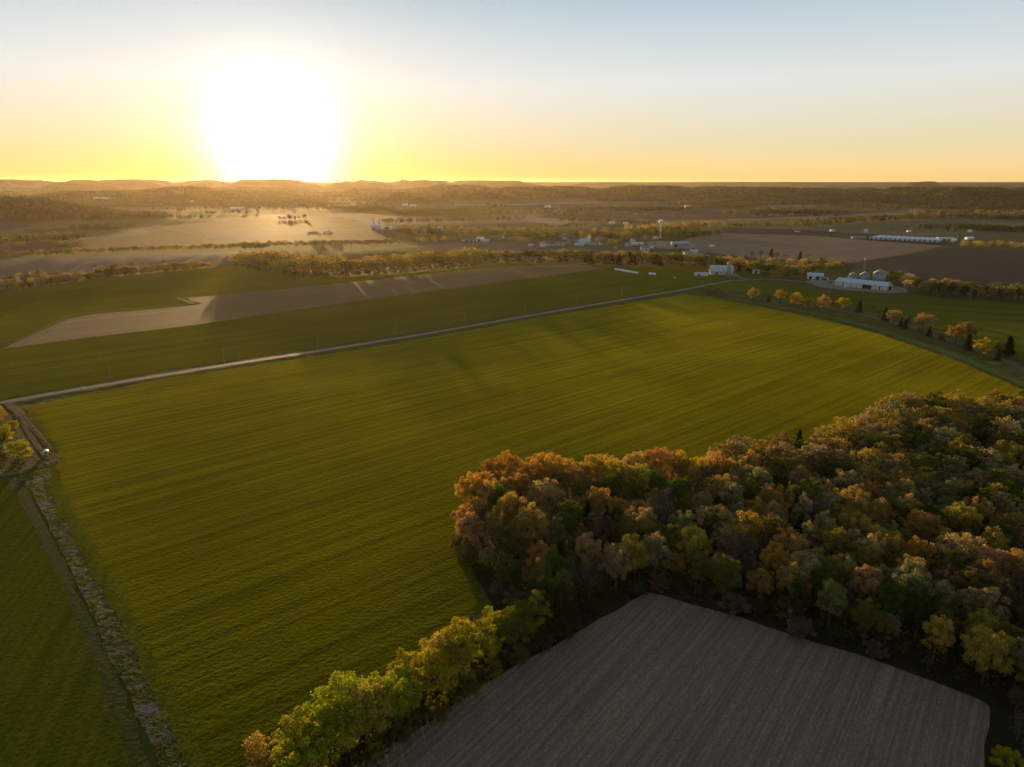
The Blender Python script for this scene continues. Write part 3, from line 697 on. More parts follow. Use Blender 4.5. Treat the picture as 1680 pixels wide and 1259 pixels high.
# --- row of trees along the verge between the two green fields
ROW = [(1163, 483, 'bush', 3.5, C_MAUVE, 'dull brown shrub where the tree row meets the road'), (1178, 484, 'bush', 4, C_MAUVE, 'brown shrub second from the road end of the tree row'), (1151, 479, 'bush', 3.2, C_RUST, 'low rusty shrub beside the road at the head of the row'),
    (1174, 482, 'flame', 7, C_OLIVE, 'small thin yellow-green tree at the road end of the row'), (1187, 484, 'flame', 6.5, C_OLIVE, 'second small thin yellow-green tree at the road end of the row'),
    (1234, 492, 'flame', 11.5, C_PINK, 'salmon-coloured tree standing alone left of the yellow ones'),
    (1261, 496, 'pine', 7, C_PINE, 'small dark conifer left of the broad yellow tree'), (1279, 498, 'round', 12.5, C_YEL, 'broad yellow tree, first of the yellow ones'),
    (1305, 502, 'flame', 12.5, (.46, .36, .03), 'brightest yellow egg-shaped tree of the row'), (1326, 506, 'flame', 10, C_YEL, 'slim yellow tree right of the brightest one'),
    (1349, 508, 'flame', 13, C_PINK, 'salmon and yellow tree in the middle of the row'), (1384, 511, 'spread', 12, C_YEL, 'wide spreading yellow tree left of the conifer'),
    (1409, 513, 'pine', 11, C_PINE, 'dark conifer right of the spreading yellow tree'), (1431, 515, 'bare', 8, C_MAUVE, 'bare grey tree behind the conifer'), (1440, 519, 'bare', 6, C_MAUVE, 'low bare grey thicket tree'),
    (1451, 528, 'pine', 11.5, C_PINE, 'leaning dark conifer left of the pink tree'), (1465, 534, 'spread', 12, C_PINK, 'pink budding tree with a visible trunk'),
    (1477, 537, 'pine', 7.5, C_PINE, 'short conifer right of the pink tree'), (1484, 540, 'pine', 8, C_PINE, 'slim conifer beside the short one'), (1490, 530, 'pine', 8, C_MAUVE, 'brownish young conifer at the row'),
    (1513, 545, 'spread', 14, C_PINK, 'large pink round tree half bare below'), (1524, 552, 'pine', 7.5, C_PINE, 'small conifer below the large pink tree'), (1508, 543, 'bush', 3, C_RUST, 'reddish shrub under the large pink tree'),
    (1542, 558, 'bush', 3.6, (.25, .07, .05), 'dark red shrub between pink tree and orange pair'), (1567, 566, 'round', 14, C_RUST, 'orange tree, left of the orange pair'), (1585, 562, 'round', 14, C_RUST, 'orange tree, right of the orange pair'),
    (1586, 576, 'pine', 12, C_PINE, 'spreading dark conifer in front of the orange pair'), (1611, 588, 'round', 13.5, C_YEL, 'pale yellow tree between the two large conifers'), (1634, 584, 'round', 9, C_OLIVE, 'small olive yellow tree beside the pale yellow one'),
    (1636, 592, 'pine', 8, C_PINE, 'short conifer in front of the dark one at the right border'), (1652, 583, 'pine', 13, C_PINE, 'black-green conifer nearest the right border'), (1655, 584, 'pine', 12, C_PINE, 'twin trunk of the black-green conifer nearest the right border')]
for px, py, k, h, col, lb in ROW: one(k, px, py, h*1.03, col, lb, 1.25 if k == 'pine' else 1.3 if k in ('round', 'flame') else 1.1)
# --- belts in the middle distance: individual trees, nearest first, the rest in the mass
BELT = []   # (x, y, h, kind, colour, place)
rb = random.Random(12)
def belt(px_pts, rows, gap, hr, cols, place, rowgap=7, jit=2.0, skip=0.0):
    P = [G(*p) for p in px_pts]
    for r in range(rows):
        for a, b in zip(P, P[1:]):
            L_ = np.linalg.norm(b-a); n = max(1, int(L_/gap)); t = (b-a)/L_; nn = np.array((-t[1], t[0]))
            if nn[1] < 0: nn = -nn
            for k in range(n):
                if rb.random() < skip: continue
                q = a+(b-a)*(k+rb.random()*.8)/n+nn*(r*rowgap+rb.uniform(-jit, jit))
                kd, cl = rb.choice(cols); BELT.append((q[0], q[1], rb.uniform(*hr), kd, cl, place))
mixG = [('round', C_OLIVE), ('round', C_GOLD), ('tall', C_OLIVE), ('round', C_BUFF), ('bare', C_MAUVE), ('tall', C_DKGREEN)]
mixD = [('round', C_RUST), ('pine', C_PINE), ('tall', C_DKGREEN), ('round', C_OLIVE), ('tall', C_GOLD), ('tall', (.06, .045, .02)), ('tall', C_OLIVE), ('round', C_DKGREEN), ('tall', C_RUST)]
mixB = [('bush', C_GOLD), ('bush', C_OLIVE), ('bush', C_BUFF), ('round', C_GOLD), ('bare', C_MAUVE)]
belt([(-40, 483), (60, 471), (130, 461), (200, 452), (280, 445), (350, 438)], 2, 7, (5, 11), mixB, 'in the ragged hedge above the pasture', skip=.1)
belt([(-40, 470), (40, 462), (120, 455), (200, 447), (290, 440)], 1, 8, (8, 13), mixB+mixG, 'in the upper hedge above the pasture', skip=.3)
belt([(385, 437), (440, 447), (500, 456), (560, 457), (640, 451), (700, 445), (760, 440), (830, 433)], 6, 10, (15, 21), [('round', C_RUST), ('spread', C_GOLD), ('round', C_GOLD), ('spread', C_RUST), ('round', C_OLIVE)], 'in the copse beyond the stubble strip', rowgap=11, jit=4)
belt([(830, 433), (900, 431), (1000, 435), (1080, 437), (1160, 440)], 3, 6.5, (13, 19), mixD, 'in the dark belt before the village', rowgap=9)
belt([(1165, 438), (1210, 447), (1260, 452), (1310, 456), (1350, 448), (1395, 448)], 3, 7.5, (10, 15), mixG+mixD, 'behind the barns', rowgap=10, jit=3)
belt([(1210, 441), (1260, 440), (1320, 443), (1380, 440)], 3, 10, (9, 14), mixG, 'in the grove left of the grain bins', rowgap=14, jit=5)
belt([(1490, 478), (1515, 484), (1560, 489), (1620, 493), (1700, 498), (1790, 503)], 4, 7, (10, 15), mixG, 'in the belt right of the long shed', rowgap=11, jit=4)
belt([(1470, 458), (1500, 470)], 3, 9, (9, 12), mixG, 'in the belt right of the long shed', rowgap=9, jit=3)
belt([(1222, 425), (1262, 425), (1300, 430), (1345, 432)], 1, 12, (10, 17), [('round', C_OLIVE), ('pine', C_PINE), ('bare', C_MAUVE), ('round', C_GREEN)], 'in the small grove on the stubble field', jit=6)
BELT.sort(key=lambda b: math.hypot(b[0], b[1]))
NAMES = {id(C_OLIVE): 'olive', id(C_GOLD): 'golden', id(C_BUFF): 'buff', id(C_MAUVE): 'bare mauve-brown', id(C_DKGREEN): 'deep green', id(C_RUST): 'rust-brown', id(C_PINE): 'dark', id(C_GREEN): 'fresh green'}
lim = {'bush': 120, 'bare': 60, 'pine': 60}; NBL = 34; BREST = []
for bt in BELT:
    x, y, h, kd, cl, place = bt
    key = kd if kd in lim else None
    if (key and lim[key] <= 0) or (not key and NBL <= 0): BREST.append(bt); continue
    if key: lim[key] -= 1
    else: NBL -= 1
    nm = NAMES.get(id(cl), 'brown-needled'); px = PX(x, y)[0]
    side = 'far left of the photo' if px < 150 else 'left part of the photo' if px < 330 else 'left of centre' if px < 640 else 'centre of the photo' if px < 1000 else 'right of centre' if px < 1250 else 'right part of the photo' if px < 1500 else 'far right of the photo'
    plant(kd, x, y, h, cl, f"{nm} {'conifer' if kd == 'pine' else 'bush' if kd == 'bush' else 'tree'} {place}, {side}".replace(' of the photo', '').replace(', right of centre' if 'grove' in place else '#', ''), 'trees in the belts of the middle distance', rb.uniform(.95, 1.3))
print('BELT', len(BELT), 'TREES', len(TREES))
# --- everything farther off (and the far rest of the wood) as one mass of small leafy crowns
MASS = []   # x, y, z, h, r, colour
for x, y, h, kd, cl, place in BREST: MASS.append((x, y, 0, h, h*.45, cl))
for p, h, cl in rest: MASS.append((p[0], p[1], 0, h, h*.33, cl))
def mbelt(px_pts, rows, gap, hr, cols, rowgap=9, jit=4, skip=0.0):
    P = [G(*p) for p in px_pts]
    for r in range(rows):
        for a, b in zip(P, P[1:]):
            L_ = np.linalg.norm(b-a); n = max(1, int(L_/gap)); t = (b-a)/L_; nn = np.array((-t[1], t[0]))
            if nn[1] < 0: nn = -nn
            for k in range(n):
                if rb.random() < skip: continue
                q = a+(b-a)*(k+rb.random())/n+nn*(r*rowgap+rb.uniform(-jit, jit)); h = rb.uniform(*hr); MASS.append((q[0], q[1], 0, h, h*rb.uniform(.36, .5), rb.choice(cols)))
cG = [C_OLIVE, C_GOLD, C_OLIVE, C_MAUVE, C_OLIVE, C_DKGREEN, (.2, .16, .02)]; cR = [(.19, .11, .045), C_OLIVE, C_OLIVE, C_MAUVE, (.2, .14, .03), C_DKGREEN]
mbelt([(-60, 430), (40, 424), (130, 420), (250, 415), (380, 411), (440, 412)], 2, 6, (9, 13), cG, 7, 3)
mbelt([(380, 410), (480, 407), (560, 406), (640, 404)], 2, 7, (10, 14), cR, 8, 4)
mbelt([(92, 415), (118, 414), (145, 412)], 3, 9, (12, 17), cR+[C_DKGREEN]*2, 10, 4)
mbelt([(-60, 404), (0, 403), (50, 399), (85, 392)], 5, 12, (13, 18), cR, 14, 6)
mbelt([(500, 391), (520, 391), (545, 390)], 2, 9, (11, 16), [C_DKGREEN, C_OLIVE], 8, 3)
mbelt([(600, 407), (660, 403), (730, 399), (800, 393), (850, 392)], 3, 11, (9, 14), cG, 10, 5)
mbelt([(640, 385), (700, 386), (760, 388), (830, 392), (880, 395)], 5, 10, (11, 17), cG+cR, 18, 8, .15)
mbelt([(860, 394), (920, 393), (980, 396), (1020, 398), (1060, 396)], 8, 10, (11, 18), cG, 22, 9, .15)
mbelt([(990, 407), (1010, 407), (1040, 407)], 1, 10, (8, 13), cG, 10, 4)
mbelt([(985, 404), (1015, 404)], 2, 10, (9, 13), [C_OLIVE, C_MAUVE, C_YEL], 8, 4)
mbelt([(1060, 392), (1120, 390), (1180, 386)], 7, 14, (11, 16), [C_OLIVE, C_DKGREEN, C_OLIVE, C_GREEN], 20, 8)
mbelt([(1060, 380), (1120, 375), (1190, 371)], 3, 15, (10, 15), [C_RUST, C_BUFF, C_GOLD], 25, 8)
mbelt([(640, 368), (700, 366), (780, 364), (860, 362)], 4, 15, (11, 16), cR, 22, 9)
mbelt([(620, 378), (660, 380), (720, 376), (780, 374), (860, 378), (960, 372)], 2, 15, (8, 13), cR, 22, 9, .3)
mbelt([(920, 364), (1000, 366), (1060, 370)], 3, 14, (10, 15), cR, 22, 9)
mbelt([(1195, 374), (1260, 374), (1340, 374)], 3, 14, (10, 15), cG, 20, 8)
mbelt([(1330, 372), (1400, 366), (1480, 361), (1560, 357), (1640, 356), (1760, 357)], 4, 15, (10, 16), cG+[C_DKGREEN]*2, 25, 10)
mbelt([(1210, 358), (1270, 356), (1380, 357)], 2, 16, (8, 13), cR, 25, 9, .2)
mbelt([(1490, 350), (1560, 352), (1640, 350), (1760, 352)], 3, 17, (10, 15), [C_OLIVE, C_DKGREEN, C_RUST], 30, 10)
mbelt([(1578, 408), (1620, 409), (1700, 411), (1800, 414)], 4, 11, (10, 14), [C_OLIVE, C_GOLD, C_BUFF], 12, 5)
mbelt([(1395, 377), (1480, 377), (1560, 380), (1640, 384)], 1, 22, (3, 8), [C_DKGREEN], 10, 5, .5)
mbelt([(100, 358), (200, 352), (300, 350), (420, 352)], 2, 16, (7, 12), cR, 30, 30, .45)
mbelt([(250, 346), (330, 344), (420, 343), (560, 345)], 2, 16, (8, 13), cR, 40, 45, .4)
mbelt([(850, 345), (950, 348), (1060, 346), (1160, 342)], 3, 20, (8, 13), cR, 35, 15, .3)
mbelt([(1130, 376), (1160, 375)], 2, 12, (14, 20), [C_RUST, C_OLIVE], 10, 4)
mbelt([(1046, 395), (1075, 394), (1100, 393), (1130, 392)], 1, 12, (6, 10), cR, 10, 4)
mbelt([(1025, 423), (1070, 421), (1110, 424), (1170, 428), (1230, 432)], 1, 11, (6, 11), cG, 10, 5, .2)
for pp in ([(385, 438), (440, 448), (500, 457), (560, 458), (640, 452), (700, 446), (760, 441), (830, 434)], [(830, 434), (900, 432), (1000, 436), (1080, 438), (1160, 441)]):
    mbelt(pp, 3, 5, (4, 7), [C_DKGREEN, C_OLIVE, C_MAUVE], 12, 4)  # low bushes added to close the light gaps under the crowns
mbelt([(1180, 352), (1300, 350), (1420, 346), (1520, 343), (1680, 345)], 2, 16, (8, 13), cR, 30, 14, .2)
mbelt([(880, 354), (1000, 354), (1120, 355)], 2, 16, (8, 12), cR, 30, 14, .3)
mbelt([(780, 350), (860, 350), (940, 351)], 3, 14, (9, 13), cG, 25, 12, .1)
mbelt([(1215, 347), (1235, 346)], 1, 12, (9, 14), [C_DKGREEN], 8, 6)
# woods on the hills, thinning out with distance
NF = 230000
fa = RNG.uniform(math.radians(-42), math.radians(42), NF); fr = np.exp(RNG.uniform(math.log(1950), math.log(7800), NF))
fx = fr*np.sin(fa); fy = fr*np.cos(fa); fz = terrain(fx, fy); fm = forest_mask(fx, fy, fz)
kp = RNG.random(NF) < fm*.96*np.clip(2600/fr+.25, .4, 1)
fx, fy, fz, fr = fx[kp], fy[kp], fz[kp], fr[kp]
fh = RNG.uniform(10, 16, len(fx)); frr = fh*.40*np.clip(fr/3600, 1, 2.0)
palF = np.array([C_DKGREEN, (.062, .062, .034), (.09, .075, .04), (.055, .062, .03), (.115, .10, .05), (.085, .09, .036)])*1.25
cn = (fbm(fx/180, fy/180, 7, 2)*1.6-.3+RNG.uniform(-.25, .25, len(fx)))
fcol = palF[np.clip((cn*6).astype(int), 0, 5)]
MX = np.array([m[0] for m in MASS]+fx.tolist()); MY = np.array([m[1] for m in MASS]+fy.tolist()); MZ = np.array([m[2] for m in MASS]+fz.tolist())
MH = np.array([m[3] for m in MASS]+fh.tolist()); MR = np.array([m[4] for m in MASS]+frr.tolist()); MC = np.array([m[5] for m in MASS]+fcol.tolist())
MD = np.hypot(MX, MY)
nq = np.clip(np.where(MD < 600, 900000/MD, 260000/MD*np.clip(2600/MD, .4, 1)), 16, 3200).astype(int)
print('MASS trees', len(MX), 'far', len(fx), 'quads', nq.sum())
rep = np.repeat(np.arange(len(MX)), nq); n = len(rep)
rngm = np.random.default_rng(5)
d = rand_dirs(n, rngm); q = rngm.random(n)**.38
nearm = (MD < 1500)[rep]
lump = 1+.28*np.sin(d[:, 0]*5+rep*1.7)*np.sin(d[:, 1]*5+rep*2.3)+.12*np.sin(d[:, 2]*7+rep)
cen = np.stack([MX[rep]+d[:, 0]*MR[rep]*q*lump, MY[rep]+d[:, 1]*MR[rep]*q*lump, MZ[rep]+MH[rep]*.56+d[:, 2]*MH[rep]*.42*q*lump], 1)
size = MR[rep]*np.sqrt(22/nq[rep])*rngm.uniform(.55, .95, n)*1.15
V, Fq = leaf_quads(cen, size, rngm, d, .85)
V = V.reshape(-1, 4, 3)
# nearer trees of the mass take thinned-out leaf sprays of the same crowns as the single trees, so they keep their clumps and gaps
PC = []
for kd in ('round', 'spread', 'tall'):
    for tm, cm, H, Rr in PROTO[kd]:
        a_ = np.empty(len(cm.vertices)*3, np.float32); cm.vertices.foreach_get('co', a_); PC.append((a_.reshape(-1, 4, 3), H, Rr))
first = np.concatenate([[0], np.cumsum(nq)[:-1]])
for i in np.nonzero(MD < 1500)[0]:
    a_, H, Rr = PC[rngm.integers(len(PC))]; m = nq[i]; pick = rngm.integers(0, len(a_), m); Q = a_[pick]; c_ = Q.mean(1, keepdims=True)
    Q = c_+(Q-c_)*min(3.2, .95*math.sqrt(len(a_)/m))
    th = rngm.uniform(0, 6.283); sx = MR[i]/Rr; sz = MH[i]/H
    x_ = (Q[..., 0]*math.cos(th)-Q[..., 1]*math.sin(th))*sx+MX[i]; y_ = (Q[..., 0]*math.sin(th)+Q[..., 1]*math.cos(th))*sx+MY[i]
    V[first[i]:first[i]+m] = np.stack([x_, y_, Q[..., 2]*sz+MZ[i]], -1)
V = V.reshape(-1, 3)
mass = mesh_obj('treeline', V, Fq, M['farleaf'])
cc = MC[rep]*np.where((MD < 1900) & (MD > 600), 1.22, 1.0)[rep][:, None]*rngm.uniform(.75, 1.25, (n, 1))*np.repeat(RNG.uniform(.8, 1.2, len(MX)), nq)[:, None]
at = mass.data.attributes.new('treecol', 'FLOAT_COLOR', 'FACE')
at.data.foreach_set('color', np.concatenate([cc, np.ones((n, 1))], 1).astype(np.float32).ravel())
tag(mass, 'far-off belts and hill woods of small brown, olive and golden trees', 'woodland', kind='stuff')
# --- undergrowth in the wood and along its edges
rngu = np.random.default_rng(9)
U = []
for p in scatter(WPOLY, 3.6, 3000, random.Random(8), 40000):
    if not (640 < PX(*p)[0] < 1830 and PX(*p)[1] < 1420): continue
    m = 40; r = rngu.uniform(1.0, 2.4); dd = rand_dirs(m, rngu); U.append(np.stack([p[0]+dd[:, 0]*r, p[1]+dd[:, 1]*r, .9+rngu.random(m)*3.2+dd[:, 2]*r*.6], 1))  # height raised to stop sun shafts crossing the bare field
for k in range(900):
    p = along(rngu.random()*LH)+rngu.normal(0, 1.6, 2); m = 22; r = rngu.uniform(.8, 1.6); dd = rand_dirs(m, rngu); U.append(np.stack([p[0]+dd[:, 0]*r, p[1]+dd[:, 1]*r, .9+rngu.random(m)*2.2+dd[:, 2]*r*.6], 1))
U = np.concatenate(U); V, Fq = leaf_quads(U, rngu.uniform(.4, .8, len(U)), rngu)
ug = mesh_obj('undergrowth', V, Fq, M['farleaf'])
cc = np.array([(.06, .05, .02), (.05, .065, .02), (.09, .06, .035)])[rngu.integers(0, 3, len(U))]*rngu.uniform(.7, 1.3, (len(U), 1))
at = ug.data.attributes.new('treecol', 'FLOAT_COLOR', 'FACE'); at.data.foreach_set('color', np.concatenate([cc, np.ones((len(U), 1))], 1).astype(np.float32).ravel())
tag(ug, 'dark tangled undergrowth beneath the wood and the hedge', 'undergrowth', kind='stuff')
# --- grass tufts along the ditch, the verge and the nearest part of the fields
rngg = np.random.default_rng(21)
def strip_pts(pts, w, n):
    P = np.array([G(*p) for p in pts]); seg = np.linalg.norm(np.diff(P, axis=0), axis=1); k = rngg.choice(len(seg), n, p=seg/seg.sum()); u = rngg.random(n)[:, None]
    d = np.diff(P, axis=0)[k]; q = P[k]+d*u; nn_ = np.stack([-d[:, 1], d[:, 0]], 1)/np.linalg.norm(d, axis=1, keepdims=True)
    return q+nn_*rngg.normal(0, w/2, (n, 1))
tp = np.concatenate([strip_pts([(78, 790), (100, 840), (150, 925), (205, 1020), (255, 1130), (315, 1262)], 2.2, 1300), strip_pts([(50, 790), (90, 865), (150, 985), (210, 1110), (270, 1262)], 1.6, 500),
    strip_pts([(46, 675), (75, 715), (97, 748), (88, 775)], 3.5, 900), strip_pts([(60, 775), (30, 790)], 3, 300)])
bl = 7; rep_ = np.repeat(np.arange(len(tp)), bl); nb_ = len(rep_)
keepn = fbm(tp[:, 0]/4, tp[:, 1]/4, 4, 2)[rep_] > .42
bs = tp[rep_]+rngg.normal(0, .22, (nb_, 2)); ht_ = rngg.uniform(.06, .17, nb_); th_ = rngg.uniform(0, 6.283, nb_); ln = rngg.uniform(.05, .35, nb_); wd_ = rngg.uniform(.06, .16, nb_)
p0 = np.stack([bs[:, 0]-np.sin(th_)*wd_, bs[:, 1]+np.cos(th_)*wd_, np.zeros(nb_)+.02], 1); p1 = np.stack([bs[:, 0]+np.sin(th_)*wd_, bs[:, 1]-np.cos(th_)*wd_, np.zeros(nb_)+.02], 1); p2_ = np.stack([bs[:, 0]+np.cos(th_)*ln, bs[:, 1]+np.sin(th_)*ln, ht_], 1)
Vg = np.stack([p0, p1, p2_], 1)[keepn].reshape(-1, 3); Fg = np.arange(len(Vg)).reshape(-1, 3)
gr = mesh_obj('grass', Vg, Fg, M['farleaf']); ng = len(Fg)
cc = np.array([(.22, .22, .016), (.26, .22, .02), (.16, .18, .012)])[rngg.integers(0, 3, ng)]*rngg.uniform(.7, 1.3, (ng, 1))
at = gr.data.attributes.new('treecol', 'FLOAT_COLOR', 'FACE'); at.data.foreach_set('color', np.concatenate([cc, np.ones((ng, 1))], 1).astype(np.float32).ravel())
tag(gr, 'coarse green grass tufts along the muddy ditch and lane', 'grass', kind='stuff')

# --- where several trees still share a label, say which one it is
ORDN = 'first second third fourth fifth sixth seventh eighth ninth tenth eleventh twelfth thirteenth fourteenth fifteenth sixteenth'.split()
fam = {}
for o in list(COL.objects):
    if o.parent is None and 'group' in o and 'label' in o: fam.setdefault(o['label'], []).append(o)
for lb, os_ in fam.items():
    if len(os_) < 2: continue
    os_.sort(key=lambda o: PX(o.location.x, o.location.y)[0])
    for i, o in enumerate(os_):
        if len(os_) == 2: o['label'] = lb+(', left one' if i == 0 else ', right one')
        elif i < len(ORDN): o['label'] = lb+f", {ORDN[i]} from left"
# ----
# ----
# ------------------------------------------------------------------ buildings and other made things
def gable(name, label, cat, px, py, L_, W_, H_, rise, rot, wall='white', roof='greyroof', doors=(), windows=0, chimney=False, group=None, z=0.0, over=.4, doormat='opening', doorh=None):
    """building with its long axis along local x; doors: (side, offset, width)"""
    g = G(px, py, z); e = empty(name, (g[0], g[1], z-.05), math.radians(rot)); tag(e, label, cat, group)
    MB().prism([(-W_/2, 0), (W_/2, 0), (W_/2, H_), (0, H_+rise), (-W_/2, H_)], -L_/2, L_/2).build('wall', M[wall], e)
    th = .25; s = rise/(W_/2)
    r = MB()
    for sg in (-1, 1):
        y0, y1 = sg*(W_/2+over), 0.0; z0, z1 = H_-over*s+.03, H_+rise+.03
        prof = [(y0, z0), (y1, z1), (y1, z1+th), (y0, z0+th)]
        if sg > 0: prof = prof[::-1]
        r.prism(prof, -L_/2-over, L_/2+over)
    ro = r.build('roof', M[roof], e)
    if chimney: MB().box(L_*.2, L_*.2+.8, -.4, .4, H_+rise*.5, H_+rise+1.2).build('chimney', M['brownwall'], ro)
    for side, off, wd in doors:
        dh = doorh or min(H_*.82, 4.4); b = MB()
        if side == 'f': b.box(off-wd/2, off+wd/2, -W_/2-.08, -W_/2+.1, 0, dh)
        elif side == 'b': b.box(off-wd/2, off+wd/2, W_/2-.1, W_/2+.08, 0, dh)
        elif side == 'r': b.box(L_/2-.1, L_/2+.08, off-wd/2, off+wd/2, 0, dh)
        else: b.box(-L_/2-.08, -L_/2+.1, off-wd/2, off+wd/2, 0, dh)
        b.build('door', M[doormat], e)
    for k in range(windows):
        x = -L_/2+L_*(k+.5)/windows
        if any(s_ == 'f' and abs(x-o) < w/2+.7 for s_, o, w in doors): continue
        f = MB().box(x-.65, x+.65, -W_/2-.07, -W_/2+.1, 1.0, 2.3).build('window', M['white'], e)
        MB().box(x-.52, x+.52, -W_/2-.10, -W_/2-.05, 1.12, 2.18).build('pane', M['glass'], f)
    return e
# -- barn with silo beside the end of the road
def barn():
    g = G(1186, 452); e = empty('barn', (g[0], g[1]+9, 0), math.radians(-6)); tag(e, 'pale blue-white gambrel barn at the end of the road, silo in front', 'barn')
    L_, W_ = 27, 13
    prof = [(-W_/2, 0), (W_/2, 0), (W_/2, 4.6), (W_*.33, 8.6), (0, 10.8), (-W_*.33, 8.6), (-W_/2, 4.6)]
    MB().prism(prof, -L_/2, L_/2).build('wall', M['whiterib'], e)
    r = MB(); pts = [(-W_/2-.5, 4.3), (-W_*.33-.12, 8.75), (0, 11.0)]
    for sg in (1, -1):
        for a, b in zip(pts, pts[1:]):
            pr = [(sg*a[0], a[1]+.05), (sg*b[0], b[1]+.05), (sg*b[0], b[1]+.32), (sg*a[0], a[1]+.32)]
            r.prism(pr if sg > 0 else pr[::-1], -L_/2-.4, L_/2+.4)
    r.build('roof', M['bluewhite'], e)
    for x, w, h in ((-6, 3.4, 3.4), (5, 1.4, 2.2)): MB().box(x-w/2, x+w/2, -W_/2-.08, -W_/2+.05, 0, h).build('door', M['darkroof'], e)
    for x in (-11, -1.5, 2.2, 9, 11.5):
        f = MB().box(x-.6, x+.6, -W_/2-.07, -W_/2+.05, 1.5, 2.6).build('window', M['white'], e); MB().box(x-.48, x+.48, -W_/2-.1, -W_/2-.05, 1.6, 2.5).build('pane', M['glass'], f)
    gable('shed', 'low white lean shed joined to the left of the blue-white barn', 'shed', 1150, 452.5, 16, 7, 2.6, 1.2, -4, 'white', 'bluewhite', [('f', -3, 3)])
    gable('shed', 'small white gabled shed alone in the trees right of the barn', 'shed', 1240, 449, 9, 8, 5.5, 4, 70, 'white', 'bluewhite', [('l', 0, 2.5)])
barn()
def silo(name, label, px, py, r, h, wall, domem, group=None, dome=True, cat='silo', dy=0):
    g = G(px, py); e = empty(name, (g[0], g[1]+dy, 0)); tag(e, label, cat, group)
    MB().lathe([(r, 0), (r, h)], 22).build('wall', M[wall], e, True)
    if dome: prof = [(r*1.03, h), (r*.98, h+r*.35), (r*.75, h+r*.72), (r*.4, h+r*.93), (.05, h+r)]
    else: prof = [(r*1.05, h-.1), (r*.18, h+r*.52), (r*.16, h+r*.52+.6), (.05, h+r*.55+.7)]
    ro = MB().lathe(prof, 22).build('roof', M[domem], e, True)
    hoops = MB()
    for k in range(int(h/1.6)): hoops.lathe([(r+.012, .8+k*1.6), (r+.05, .83+k*1.6), (r+.05, .91+k*1.6), (r+.012, .94+k*1.6)], 22)
    hoops.build('hoop_band', M[domem], e)
    lad = MB()
    for s_ in (-.25, .25): lad.tube((s_, -r-.15, 0), (s_, -r-.15, h), .04, .04, 4)
    for k in range(int(h/.8)): lad.tube((-.25, -r-.15, .4+k*.8), (.25, -r-.15, .4+k*.8), .03, .03, 3)
    lad.build('ladder', M['steel'], e)
    return e
silo('silo', 'tall grey concrete silo with shiny dome in front of the blue barn', 1195, 454, 2.6, 15.5, 'concrete', 'steel')
# -- long open shed of the right-hand farm
gA, gB = G(1369, 468.5), G(1453, 478.0)
dv = gB-gA; Ln = np.linalg.norm(dv); rotL = math.degrees(math.atan2(dv[1], dv[0])); nn = np.array((-dv[1], dv[0]))/Ln
cen = (gA+gB)/2+nn*8.5; pc = PX(cen[0], cen[1])
gable('machine_shed', 'very long low white shed with dark openings, in front of grain bins', 'shed', pc[0], pc[1], Ln, 17, 5.0, 3.2, rotL, 'whiterib', 'bluewhite', [('f', Ln*.14, 9.5), ('r', 1.5, 8), ('f', -Ln*.33, 1.2), ('f', Ln*.38, 1.2)], 8, doorh=4.3)
gable('shed', 'short white shed with open front left of the long shed', 'shed', 1337, 457.5, 17, 13, 4.2, 2.6, -24, 'white', 'bluewhite', [('f', 4, 7), ('f', -5, 3)])
gable('shed', 'small lean-to cart shed between the two white farm sheds', 'shed', 1352, 459.5, 10, 6, 2.4, 1.0, -24, 'white', 'greyroof', [('f', 0, 6)])
silo('grain_bin', 'left grain bin behind the long shed, lower and dark', 1398.5, 463, 4.6, 8.6, 'steel', 'steel', 'steel grain bins behind the long shed', False, 'grain bin')
silo('grain_bin', 'middle grain bin behind the long shed, beside the elevator tower', 1417, 464, 5.4, 9.4, 'steel', 'steel', 'steel grain bins behind the long shed', False, 'grain bin')
silo('grain_bin', 'right grain bin behind the long shed, the largest one', 1441, 466, 6.6, 12.5, 'steel', 'steel', 'steel grain bins behind the long shed', False, 'grain bin')
silo('feed_tank', 'thin white feed tank at the left of the grain bins', 1391, 464, .9, 7, 'plastic', 'white', None, False, 'tank')
def elevator():
    g = G(1415, 460); e = empty('grain_elevator', (g[0], g[1], 0)); tag(e, 'thin lattice elevator tower rising above the grain bins', 'tower')
    m = MB(); H_ = 24
    for sx in (-1, 1):
        for sy in (-1, 1): m.tube((sx*1.3, sy*1.3, 0), (sx*.8, sy*.8, H_), .09, .08, 4)
    for k in range(10):
        z0, z1 = k*H_/10, (k+1)*H_/10; a = 1.3-.5*k/10; b = 1.3-.5*(k+1)/10
        for s_ in (-1, 1):
            m.tube((-a, s_*a, z0), (b, s_*b, z1), .05, .05, 3); m.tube((s_*a, a, z0), (s_*b, -b, z1), .05, .05, 3)
            m.tube((-b, s_*b, z1), (b, s_*b, z1), .05, .05, 3); m.tube((s_*b, -b, z1), (s_*b, b, z1), .05, .05, 3)
    m.build('lattice', M['wood'], e)
    MB().box(-.8, .8, -.7, .7, H_, H_+1.2).build('head_house', M['steel'], e)
    c = MB(); c.tube((.3, 0, 0), (.3, 0, H_), .16, .16, 6); c.tube((0, 0, 14.5), (9, 1, 11.5), .14, .14, 6); c.tube((0, 0, 14.5), (-7, 1, 10), .14, .14, 6); c.build('spout', M['steel'], e)
elevator()
